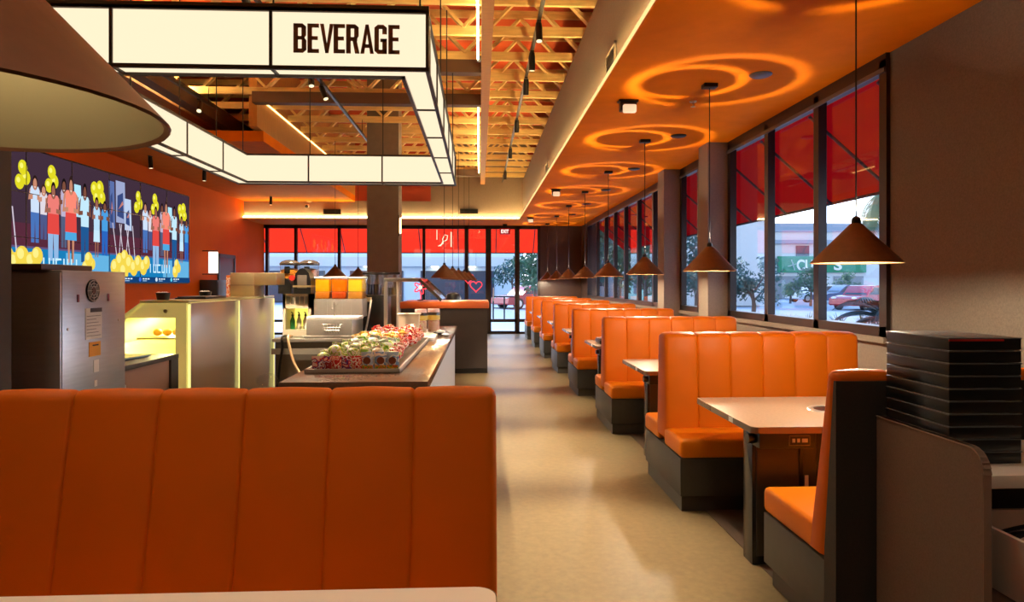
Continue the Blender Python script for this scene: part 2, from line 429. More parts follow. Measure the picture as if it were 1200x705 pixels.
BP = 2.26; BY0 = 4.32; BXL = 1.29; BW = 1.39
for i in range(7):
    lab = 'double sided orange booth bench, %s from the camera in the window row' % NTH[i]
    if i == 0: b0 = double_bench(BXL, BY0, BW, lab)
    else: dup(b0, (b0.location.x-.008*i, b0.location.y+BP*i, 0), 0, lab)
def single_bench(x0, y0, W, nch, label, group=None):
    """faces -y: seat front at y0, leaning back behind"""
    t = thing('booth_bench', label, 'bench', (x0+W/2, y0+.35, 0), group)
    obj('base', G().box(x0, x0+W, y0+.015, y0+.66, .1, .345, r=.004), CHAR, t)
    obj('toe_kick', G().box(x0+.035, x0+W-.03, y0+.05, y0+.64, 0, .1), CHARTOE, t)
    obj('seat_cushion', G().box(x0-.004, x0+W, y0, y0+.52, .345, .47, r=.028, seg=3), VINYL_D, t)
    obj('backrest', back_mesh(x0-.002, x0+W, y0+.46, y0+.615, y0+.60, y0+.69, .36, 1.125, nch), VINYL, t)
    obj('rear_panel', G().prism([(y0+.605, .1), (y0+.70, .1), (y0+.70, 1.085), (y0+.682, 1.085), (y0+.61, .4)], 'x', x0-.003, x0+W+.001), CHARREAR, t)
    return t
single_bench(-1.575, 1.635, 1.63, 6, 'wide orange bench back with vertical seams filling the foreground behind the near white table')
nb = single_bench(1.40, 2.62, 1.36, 6, 'single orange bench with dark rear panel, seen from behind next to the grey partition')
nb.rotation_euler = (0, 0, PI); nb.location = (1.40+.68, 2.62+.35, 0)

# ------------------------------------------------------------------ tables
def rrect(x0, x1, y0, y1, r, n=6):
    p = []
    for cx, cy, a0 in ((x1-r, y1-r, 0), (x0+r, y1-r, PI/2), (x0+r, y0+r, PI), (x1-r, y0+r, 3*PI/2)):
        for i in range(n+1):
            a = a0+PI/2*i/n; p.append((cx+r*math.cos(a), cy+r*math.sin(a)))
    return p
def table(x0, yc, label):
    W, D = 1.27, .9; y0, y1 = yc-D/2, yc+D/2
    t = thing('hotpot_table', label, 'table', (x0+W/2, yc, 0), 'tables in the window booths')
    g = G().prism(rrect(x0, x0+W, y0, y1, .04), 'z', .718, .75, 1)
    g.prism(rrect(x0+.003, x0+W-.003, y0+.003, y1-.003, .04), 'z', .7495, .7508, 0)
    obj('table_top', g, [TTOP, TEDGE], t)
    bx = x0+W/2+.02
    b = obj('burner_plate', G().lathe([(0, .7525), (.105, .7525)], (bx, yc, 0), 32), BLACKP, t)
    obj('burner_ring', G().lathe([(.105, .7508), (.108, .756), (.135, .7555), (.142, .7508)], (bx, yc, 0), 32), STEEL, b)
    yp = y0+.15
    p = obj('pedestal', G().box(x0+.06, x0+.44, yp, yp+.12, .0, .718, r=.006).box(x0+.44, x0+.92, yp+.05, yp+.13, .0, .718, r=.006).box(x0+.5, x0+.8, yp+.13, y1-.12, .0, .10, r=.006).box(x0+.5, x0+.8, y1-.2, y1-.12, .0, .718, r=.006), mat('black_cabinet', (38, 36, 33), .22, noise=.1, nscale=10), t)
    obj('pedestal_door', G().box(x0+.08, x0+.40, yp-.012, yp, .05, .69, r=.004), mat('door_dark_metal', (70, 66, 58), .35, metal=.4), p)
    obj('door_slot', G().box(x0+.305, x0+.325, yp-.018, yp-.010, .2, .66), BLACKP, p)
    obj('door_latch', G().box(x0+.14, x0+.22, yp-.018, yp-.010, .30, .335, r=.004), BLACKP, p)
    obj('door_knob', G().tube([(x0+.19, yp-.02, .67), (x0+.19, yp-.01, .67)], .016, n=12), BLACKP, p)
    obj('door_sticker', G().box(x0+.335, x0+.355, yp-.015, yp-.011, .36, .47), WHITEP, p)
    obj('vent_plate', G().box(x0+.62, x0+.88, yp+.04, yp+.05, .1, .66, r=.004), STEELD, p)
    c = obj('control_box', G().box(x0+.05, x0+.34, y0+.03, y0+.17, .635, .718, r=.006), BLACKP, t)
    obj('control_panel', G().box(x0+.2, x0+.31, y0+.024, y0+.031, .65, .705, r=.003), STEELD, c)
    obj('panel_display', G().box(x0+.205, x0+.305, y0+.0215, y0+.0245, .656, .699), BLACKP, c)
    obj('panel_marks', G().box(x0+.215, x0+.23, y0+.0205, y0+.022, .668, .688).box(x0+.24, x0+.255, y0+.0205, y0+.022, .668, .688).box(x0+.265, x0+.295, y0+.0205, y0+.022, .668, .688), WHITEP, c)
    obj('control_knob', G().tube([(x0+.05, y0+.1, .675), (x0+.015, y0+.1, .675)], .026, n=16), BLACKP, c)
    obj('edge_sticker', G().box(x0-.001, x0+.002, y0+.26, y0+.32, .721, .747), WHITEP, t)
    return t
TX = 1.36
tlabs = ['pale table with round burner inset between the single bench and the first double bench']
tlabs += ['pale burner table between the %s and %s double benches' % (NTH[i], NTH[i+1]) for i in range(6)]
for i in range(7):
    if i == 0: t0 = table(TX, 3.80, tlabs[0])
    else: dup(t0, (t0.location.x-.012*i, 5.98+BP*(i-1), 0), 0, tlabs[i])
# black tray on the third table
t = thing('black_tray', 'black tray lying on the third burner table of the window row', 'tray', (1.62, 8.2, .75))
obj('tray_body', G().box(1.42, 1.85, 8.0, 8.35, .752, .80, r=.01), BLACKP, t)
obj('tray_lid', G().box(1.43, 1.84, 8.01, 8.34, .80, .812, r=.004), BLACKBOX, t)
# foreground table
t = thing('hotpot_table', 'white table top along the bottom edge of the photo, before the foreground bench', 'table', (-.9, 1.2, 0))
g = G().prism(rrect(-1.75, .04, .78, 1.625, .05), 'z', .715, .75, 1); g.prism(rrect(-1.747, .037, .783, 1.622, .05), 'z', .7495, .7508, 0)
obj('table_top', g, [WHITE, TEDGE], t)
obj('pedestal', G().box(-1.4, -.4, .95, 1.45, 0, .715, r=.01), BLACKP, t)
obj('burner_plate', G().lathe([(0, .7525), (.105, .7525)], (-.85, 1.18, 0), 32), BLACKP, t)

# ------------------------------------------------------------------ pendant lamps
def ring_spot(name, loc, energy, rot, parent, a0, a1, soft, base=0.0, tail=0.0):
    """added spot with a bright annulus, imitating light thrown up by the table ring"""
    L = bpy.data.lights.new(name, 'SPOT'); L.energy = energy; L.color = (1, .8, .55); L.spot_size = math.radians(120); L.spot_blend = .3; L.shadow_soft_size = .004
    L.use_nodes = True; nt = L.node_tree
    em = nt.nodes['Emission']; tc = nt.nodes.new('ShaderNodeTexCoord'); sp = nt.nodes.new('ShaderNodeSeparateXYZ')
    nt.links.new(tc.outputs['Normal'], sp.inputs[0])
    ac = nt.nodes.new('ShaderNodeMath'); ac.operation = 'ABSOLUTE'; nt.links.new(sp.outputs['Z'], ac.inputs[0])
    ar = nt.nodes.new('ShaderNodeMath'); ar.operation = 'ARCCOSINE'; nt.links.new(ac.outputs[0], ar.inputs[0])
    r = nt.nodes.new('ShaderNodeValToRGB'); els = r.color_ramp.elements
    for pos, v in ((a0-soft, base), (a0, 1), (a1, .8), (a1+soft, tail), (.75, tail*.7), (.92, 0)):
        e = els.new(pos); e.color = (v, v, v, 1)
    els.remove(els[0]); els.remove(els[-1])
    nt.links.new(ar.outputs[0], r.inputs['Fac']); nt.links.new(r.outputs['Color'], em.inputs['Strength'])
    o = bpy.data.objects.new(name, L); C.objects.link(o); o.parent = parent; o.location = Vector(loc)-wl(parent); o.rotation_euler = rot
    return o
PW = 40.0
def pendant(x, y, zr, top, label, group=None, watts=PW, rings=True, canopy=True, r=.22, h=.215, glow=None):
    t = thing('pendant_lamp', label, 'lamp', (x, y, zr), group)
    th = .006
    prof = [(r, zr), (r+.002, zr+.003), (.03, zr+h-.012), (.014, zr+h), (.0, zr+h), (.0, zr+h-.012), (.012, zr+h-.018), (r-th, zr+.004), (r, zr)]
    o = obj('lamp_shade', G().lathe(prof, (x, y, 0), 48, m=[0, 0, 0, 0, 1, 1, 1, 0]), [BRONZE, LINING], t, fixn=False)
    obj('bulb', G().sphere((x, y, zr+.085), .028), glow or BULB, o)
    obj('bulb_socket', G().tube([(x, y, zr+.11), (x, y, zr+h-.02)], .018), BLACK, o)
    obj('shade_cap', G().lathe([(0, zr+h-.01), (.024, zr+h-.012), (.022, zr+h+.018), (.008, zr+h+.03), (.0, zr+h+.03)], (x, y, 0), 20), BLACK, t)
    obj('cord', G().tube([(x, y, zr+h+.02), (x, y, top-.02)], .0045, n=6), BLACK, t)
    if canopy: obj('ceiling_mount', G().box(x-.06, x+.06, y-.045, y+.045, top-.035, top, r=.006), BLACK, t)
    light('pendant_light', 'POINT', (x, y, zr+.035), watts, (1, .82, .58), t, shadow_soft_size=.03)
    if rings:  # pendants have no up-light; spots added for the reflected ceiling rings
        ring_spot('ring_reflection_spot', (x, y-.02, zr+h+.045), 85, (PI+.0, -.13, 0), t, .305, .335, .04, .0)
        ring_spot('ring_reflection_spot', (x, y-.02, zr+h+.045), 95, (PI+.0, .02, 0), t, .48, .497, .045, .07, .22)
    return t
LPX = 1.955
for i in range(8):
    yy = 3.46+2.245*i
    lab = 'dark bronze cone pendant hanging over the window booths, %s from the camera' % NTH[i]
    if i == 0: p0 = pendant(LPX, yy, 1.575, CEIL, lab, 'cone pendants along the window row')
    else: dup(p0, (LPX-.006*i, yy, 1.575), 0, lab)
pendant(-.566, .734, 1.647, TR, 'big blurred bronze cone lampshade cut off by the top left corner', None, .9, False, glow=emis('dim_bulb', (255, 220, 150), .6))
pl = pendant(-.565, 11.0, 1.56, TR, 'copper cone pendant beyond the host stand, first of its diagonal line', 'cone pendants behind the host stand', 10, False, False)
for k, (x, y) in enumerate(((-.5, 12.7), (-.44, 14.3), (-.36, 16.0), (-.27, 17.5))):
    dup(pl, (x, y, 1.55), 0, 'copper cone pendant beyond the host stand, %s of its diagonal line' % NTH[k+1])
p2 = pendant(-2.8, 13.4, 1.60, TR, 'copper cone pendant showing above the orange juice tanks', None, 10, False, False)
dup(p2, (-2.71, 15.4, 1.6), 0, 'copper cone pendant half hidden behind the row of clear tubes')

# ------------------------------------------------------------------ beverage light box
SX0, SX1, SY0, SY1, SZ0, SZ1, SWD = -3.0, -.305, 4.0, 8.66, 2.715, 3.05, .155
t = thing('beverage_light_box', 'hanging glowing rectangular light box frame lettered BEVERAGE above the snack island', 'sign', ((SX0+SX1)/2, (SY0+SY1)/2, SZ0))
def lp(x0, x1, y0, y1): obj('light_panel', G().box(x0+.006, x1-.006, y0+.006, y1-.006, SZ0+.006, SZ1-.006), PANEL, t)
nx = 3; ny = 5
jx = [SX0+(SX1-SX0)*i/nx for i in range(nx+1)]; jy = [SY0+(SY1-SY0)*i/ny for i in range(ny+1)]
for a, b in zip(jx[:-1], jx[1:]): lp(a, b, SY0, SY0+SWD); lp(a, b, SY1-SWD, SY1)
for i, (a, b) in enumerate(zip(jy[:-1], jy[1:])):
    a2 = a+SWD if i == 0 else a; b2 = b-SWD if i == ny-1 else b
    lp(SX1-SWD, SX1, a2, b2); lp(SX0, SX0+SWD, a2, b2)
g = G(); q = .011
def edge_rect(x0, x1, y0, y1, z):
    for (ax, ay, bx, by) in ((x0, y0, x1, y0), (x1, y0, x1, y1), (x1, y1, x0, y1), (x0, y1, x0, y0)):
        g.box(min(ax, bx)-q, max(ax, bx)+q, min(ay, by)-q, max(ay, by)+q, z-q, z+q)
for z in (SZ0, SZ1):
    edge_rect(SX0, SX1, SY0, SY1, z); edge_rect(SX0+SWD, SX1-SWD, SY0+SWD, SY1-SWD, z)
g.box(SX0-q, SX1+q, SY0-q, SY0+.004, SZ1-.005, SZ1+.032)
for x in jx:
    for (ya, yb) in ((SY0, SY0+SWD), (SY1-SWD, SY1)): g.box(x-q*.8, x+q*.8, ya-q*.6, yb+q*.6, SZ0-q*.6, SZ1)
for y in jy[1:-1]:
    for (xa, xb) in ((SX0, SX0+SWD), (SX1-SWD, SX1)): g.box(xa-q*.5, xb+q*.5, y-q*.6, y+q*.6, SZ0-q*.5, SZ1)
obj('frame', g, mat('sign_frame', (52, 36, 26), .45, metal=.3), t)
GLY = {
 'B': [[(0,0),(.13,0),(.13,1),(0,1)],[(.1,0),(.3,0),(.42,.1),(.42,.14),(.1,.14)],[(.1,1),(.29,1),(.41,.9),(.41,.86),(.1,.86)],[(.1,.45),(.36,.45),(.36,.57),(.1,.57)],[(.29,.08),(.42,.1),(.42,.43),(.36,.5),(.29,.5)],[(.28,.92),(.41,.9),(.41,.6),(.35,.52),(.28,.52)]],
 'E': [[(0,0),(.13,0),(.13,1),(0,1)],[(.1,0),(.37,0),(.37,.13),(.1,.13)],[(.1,.87),(.37,.87),(.37,1),(.1,1)],[(.1,.445),(.33,.445),(.33,.57),(.1,.57)]],
 'V': [[(.15,0),(.22,0),(.22,.22),(.13,1),(0,1)],[(.22,0),(.29,0),(.44,1),(.31,1),(.22,.22)]],
 'R': [[(0,0),(.13,0),(.13,1),(0,1)],[(.1,1),(.29,1),(.41,.9),(.41,.86),(.1,.86)],[(.1,.43),(.36,.43),(.36,.56),(.1,.56)],[(.28,.92),(.41,.9),(.41,.6),(.35,.5),(.28,.5)],[(.22,.46),(.34,.46),(.44,0),(.31,0)]],
 'A': [[(0,0),(.13,0),(.22,.78),(.22,1),(.15,1)],[(.31,0),(.44,0),(.29,1),(.22,1),(.22,.78)],[(.1,.2),(.34,.2),(.33,.32),(.11,.32)]],
 'G': [[(0,.1),(.13,.12),(.13,.88),(0,.9)],[(0,.9),(.12,1),(.29,1),(.41,.9),(.41,.86),(0,.86)],[(0,.1),(.12,0),(.41,0),(.41,.14),(0,.14)],[(.28,.9),(.41,.9),(.41,.68),(.28,.68)],[(.28,.05),(.41,0),(.41,.52),(.28,.52)],[(.21,.41),(.41,.41),(.41,.52),(.21,.52)]]}
def block_letters(word, x0, w, z0, h, y, th):
    adv = {'B': .49, 'E': .44, 'V': .47, 'R': .50, 'A': .49, 'G': .49}
    tot = sum(adv[c] for c in word)-.06; kx = w/tot; x = x0; g = G()
    for c in word:
        for poly in GLY[c]:
            mx_ = sum(q_[0] for q_ in poly)/len(poly)
            g.prism([(x+(px+(.014 if px > mx_ else -.014))*kx, z0+pz*h) for px, pz in poly], 'y', y-th, y)
        x += adv[c]*kx
    return g
obj('lettering', block_letters('BEVERAGE', -1.069, .605, 2.80, .168, SY0-q+.003, .006), LETTER, t)
for (x, y) in [(jx[1], SY0+.05), (jx[2], SY0+.05), (SX1-.05, SY0+.1), (SX1-.03, 5.9), (SX1-.03, 7.0), (SX1-.03, SY1-.1), (jx[0]+.08, jy[1]), (jx[0]+.08, jy[2]), (jx[0]+.08, jy[3]), (jx[0]+.08, jy[4]), (jx[1], SY1-.08), (jx[2], SY1-.08), (jx[0]+.08, SY1-.08)]:
    obj('hanging_rod', G().tube([(x, y, SZ1), (x, y, TR)], .006, n=6), BLACK, t)

# ------------------------------------------------------------------ tracks, spots, tubes, vents
def track(x, y0, y1, z, label):
    t = thing('lighting_track', label, 'lighting track', (x, (y0+y1)/2, z), 'ceiling lighting tracks')
    obj('rail', G().box(x-.018, x+.018, y0, y1, z, z+.035), BLACK, t)
    for y in (y0+.3, (y0+y1)/2, y1-.3):
        obj('hanger', G().tube([(x, y, z+.03), (x, y, TR)], .005, n=6), BLACK, t)
track(.6, 3.0, 17.9, 4.12, 'long black lighting track beside the grey bulkhead')
track(-2.0, 6.0, 17.5, 4.0, 'black lighting track seen through the light box opening toward the column')
track(-3.85, 5.0, 10.2, 4.0, 'black lighting track through the light box opening near the wood panel')
def spot(x, y, z, aim, watts, label, group, size=55):
    t = thing('track_spotlight', label, 'spotlight', (x, y, z), group)
    p0 = Vector((x, y, z-.06)); d = (Vector(aim)-p0).normalized(); p1 = p0+d*.15
    obj('spot_body', G().tube([p0-d*.05, p0, p1], [.03, .036, .036], n=16), BLACK, t)
    obj('spot_stem', G().tube([(x, y, z), (x, y, z-.06)], .01).box(x-.02, x+.02, y-.05, y+.05, z-.012, z+.002), BLACK, t)
    obj('spot_lens', G().tube([p1-d*.004, p1+d*.002], .03, n=16), emis('spot_lens', (255, 225, 170), 1.0), t)
    L = light('track_or_fill_light', 'SPOT', p1+d*.01, watts, (1, .84, .6), t, spot_size=math.radians(size), spot_blend=.8, shadow_soft_size=.03)
    L.rotation_mode = 'QUATERNION'; L.rotation_quaternion = d.to_track_quat('-Z', 'Y')
    return t
n = 0
for y, ya in ((4.6, 3.75), (6.9, 6.0), (7.8, 8.25), (8.8, 10.5), (11.0, 12.75), (13.3, 15.0), (16.0, 17.2)):
    spot(.6, y, 4.12, (.62, ya, 0), 880, 'black spotlight on the track beside the grey bulkhead, %s from the camera' % NTH[n], 'spots on the bulkhead track', 31); n += 1
n = 0
for y, a in ((5.9, (-1.7, 7.4, 1.2)), (6.4, (-.8, 4.9, .9)), (7.0, (-.8, 5.8, .9)), (7.6, (-.8, 6.7, .9)), (8.8, (-.8, 7.8, 1)), (8.2, (-1.6, 7.3, 1.1)), (13.5, (-2.4, 14.5, 0))):  # heads aimed at the drink machines are added to brighten them
    spot(-2.0, y, 4.0, a, 520, 'black real or added spotlight on the track inside the light box opening, %s from the camera' % NTH[n], 'spots on the middle track', 46); n += 1
spot(-3.85, 9.6, 4.0, (-3.2, 7.2, .9), 130, 'black spotlight hanging left of the wood bulkhead panel', 'spots near the wood panel')
light('track_or_fill_light', 'SPOT', (-3.85, 6.0, 3.85), 110, spot_size=math.radians(80), spot_blend=.6, shadow_soft_size=.05)  # unseen bare spot, kept for its light without a lamp head
for k, y in enumerate((11.9, 13.3)):
    spot(-5.6+.35*k, y, 3.64, (-5.3, y, 0), 60, ('black spotlight under the orange ceiling above the middle of the video wall', 'black spotlight under the orange ceiling above the far end of the video wall')[k], 'spots under the left ceiling')
spot(-5.2, 17.3, 3.64, (-5.2, 17.0, 0), 60, 'small spotlight hanging before the far grey bulkhead on the left', 'spots under the left ceiling')
for x in (.6, -2.0):
    for y in (2.4, .6, -1.4):                                      # unseen bare spots added behind the camera to lift the room light
        light('track_or_fill_light', 'SPOT', (x, y, 3.9), 34, spot_size=math.radians(95), spot_blend=.6, shadow_soft_size=.05)
for k, (y0, y1) in enumerate(((3.5, 8.2), (10.3, 16.6))):
    t = thing('led_tube', ('long glowing tube along the brown beam, near run', 'long glowing tube along the brown beam, far run')[k], 'light', (-.02, (y0+y1)/2, 4.13))
    obj('tube_lamp', G().tube([(-.02, y0, 4.16), (-.02, y1, 4.16)], .009, n=10), TUBE, t)
    obj('tube_clip', G().box(-.03, .02, y0-.02, y0+.01, 4.13, 4.2).box(-.03, .02, y1-.01, y1+.02, 4.13, 4.2), BLACK, t)
def vent(loc, axis, w, h, label):
    x, y, z = loc
    t = thing('air_vent', label, 'vent', loc, 'air vents on the bulkheads')
    if axis == 'x':
        obj('vent_frame', G().box(x-.02, x, y-w/2, y+w/2, z-h/2, z-h/2+.02).box(x-.02, x, y-w/2, y+w/2, z+h/2-.02, z+h/2).box(x-.02, x, y-w/2, y-w/2+.02, z-h/2, z+h/2).box(x-.02, x, y+w/2-.02, y+w/2, z-h/2, z+h/2), GREY, t)
        g = G()
        for k in range(9):
            zz = z-h/2+.03+(h-.06)*k/8; g.box(x-.012, x-.002, y-w/2+.02, y+w/2-.02, zz-.006, zz+.004)
        obj('vent_louvers', g.box(x-.004, x, y-w/2, y+w/2, z-h/2, z+h/2), BLACK, t)
    else:
        obj('vent_frame', G().box(x-w/2, x+w/2, y-.02, y, z-h/2, z-h/2+.015).box(x-w/2, x+w/2, y-.02, y, z+h/2-.015, z+h/2).box(x-w/2, x-w/2+.015, y-.02, y, z-h/2, z+h/2).box(x+w/2-.015, x+w/2, y-.02, y, z-h/2, z+h/2), BLACK, t)
        obj('vent_louvers', G().box(x-w/2, x+w/2, y-.006, y, z-h/2, z+h/2).box(x-w/2, x+w/2, y-.014, y, z-.01, z+.01), BLACK, t)
vent((BX, 5.95, 3.40), 'x', .42, .26, 'square black louvred vent on the bulkhead nearest the camera')
vent((BX, 11.6, 3.42), 'x', .5, .22, 'small vent on the bulkhead, far along the window side')
vent((-3.9, 18.28, 3.37), 'y', .46, .14, 'dark slot vent on the far bulkhead beside the round speaker')
vent((-.28, 18.3, 3.40), 'y', .48, .13, 'dark slot vent on the far bulkhead right of the column')
t = thing('ceiling_speaker', 'round white speaker on the far bulkhead', 'speaker', (-4.5, 18.27, 3.7))
obj('speaker_grille', G().tube([(-4.5, 18.28, 3.72), (-4.5, 18.24, 3.72)], .1, n=24), WHITEP, t)
obj('speaker_rim', G().tube([(-4.5, 18.28, 3.72), (-4.5, 18.25, 3.72)], .112, n=24), CREAM, t)
t = thing('wall_camera', 'small white dome camera under the round speaker', 'camera', (-4.55, 18.2, 3.5))
obj('camera_mount', G().box(-4.6, -4.5, 18.24, 18.28, 3.48, 3.56, r=.01), WHITEP, t)
obj('camera_dome', G().sphere((-4.55, 18.22, 3.5), .045), BLACKP, t)
# things on the orange ceiling
def elight(x, y, label):
    t = thing('emergency_light', label, 'emergency light', (x, y, CEIL), 'twin emergency lights on the orange ceiling')
    obj('mount_plate', G().box(x-.09, x+.09, y-.05, y+.05, CEIL-.02, CEIL, r=.005), BLACKP, t)
    obj('battery_box', G().box(x-.075, x+.075, y-.04, y+.06, CEIL-.10, CEIL-.018, r=.012), BLACKP, t)
    obj('lamp_head', G().box(x-.06, x+.06, y-.095, y-.04, CEIL-.13, CEIL-.055, r=.012), mat('lamp_lens', (226, 214, 190), .3, emit=(255, 232, 190), estr=.35), t)
    return t
elight(1.37, 6.25, 'twin head emergency light on the orange ceiling nearest the bulkhead vent')
elight(1.37, 12.2, 'emergency light on the orange ceiling, middle of the row')
elight(1.30, 17.4, 'emergency light on the orange ceiling close to the far windows')
for k, y in enumerate((5.42, 7.7, 9.95, 12.2, 14.4, 16.6)):
    t = thing('ceiling_sensor', 'round flush disc in the orange ceiling beside the window lamps, %s from the camera' % NTH[k], 'ceiling disc', (2.27, y, CEIL), 'round discs in the orange ceiling')
    obj('disc_plate', G().lathe([(0, CEIL-.016), (.075, CEIL-.016), (.09, CEIL-.006), (.09, CEIL)], (2.27, y, 0), 24), mat('disc_grey', (92, 84, 84), .4) if k == 0 else BLACK, t)
t = thing('sprinkler_head', 'small brass sprinkler head on the orange ceiling', 'sprinkler', (1.98, 6.25, CEIL))
obj('escutcheon', G().lathe([(0, CEIL-.012), (.03, CEIL-.01), (.034, CEIL)], (1.98, 6.25, 0), 16), BRASS, t)
obj('deflector', G().tube([(1.98, 6.25, CEIL-.01), (1.98, 6.25, CEIL-.05)], .007).lathe([(0, CEIL-.052), (.024, CEIL-.05), (0, CEIL-.046)], (1.98, 6.25, 0), 12), BRASS, t)
# exit sign
t = thing('exit_sign', 'red EXIT sign hanging in front of the far door', 'sign', (.72, 19.4, 2.93))
obj('sign_body', G().box(.57, .87, 19.38, 19.42, 2.86, 3.04, r=.006), EXITR, t)
text('lettering', 'EXIT', EXITW, t, .22, .105, (.72, 19.378, 2.95), FACE_CAM, .003, .03)
obj('sign_mount', G().box(.66, .78, 19.385, 19.415, 3.04, CEIL), BLACK, t)
# neon signs at the far window
t = thing('neon_sign', 'white neon script sign hanging high in the far window', 'neon sign', (-1.1, 19.3, 2.9))
def squig(pts): return [Vector(p) for p in pts]
obj('neon_script', G().tube([(-1.16, 19.3, 2.52), (-1.02, 19.3, 2.6), (-1.04, 19.3, 2.72), (-.98, 19.3, 2.84), (-.9, 19.3, 2.82), (-.92, 19.3, 2.7), (-1.04, 19.3, 2.64), (-1.1, 19.3, 2.52)], .014, n=6), NEONW, t)
obj('neon_stroke', G().tube([(-1.2, 19.3, 2.7), (-1.2, 19.3, 2.98)], .01, n=6), NEONW, t)
obj('neon_stroke', G().tube([(-.8, 19.3, 2.5), (-.8, 19.3, 2.92)], .014, n=6), NEONW, t)
obj('hanging_wire', G().tube([(-1.0, 19.3, 2.85), (-1.0, 19.3, CEIL)], .004, n=5), BLACK, t)
def neon_heart(x, y, z, s, label):
    t = thing('neon_heart', label, 'neon sign', (x, y, z), 'red neon hearts by the far window')
    p = []
    for k in range(25):
        a = 2*PI*k/24; p.append((x+s*.062*16*math.sin(a)**3/16*1.6, y, z+s*.062*(13*math.cos(a)-5*math.cos(2*a)-2*math.cos(3*a)-math.cos(4*a))/16*1.6))
    obj('neon_tube', G().tube(p, .013, n=6), NEONR, t)
    obj('hanging_wire', G().tube([(x, y, z+.03), (x, y, CEIL)], .003, n=5), BLACK, t)
neon_heart(-.32, 19.2, 1.62, 1.5, 'red neon heart in the far window, upper left of the pair')
neon_heart(-.1, 19.2, 1.40, 1.7, 'red neon heart in the far window, lower right of the pair')

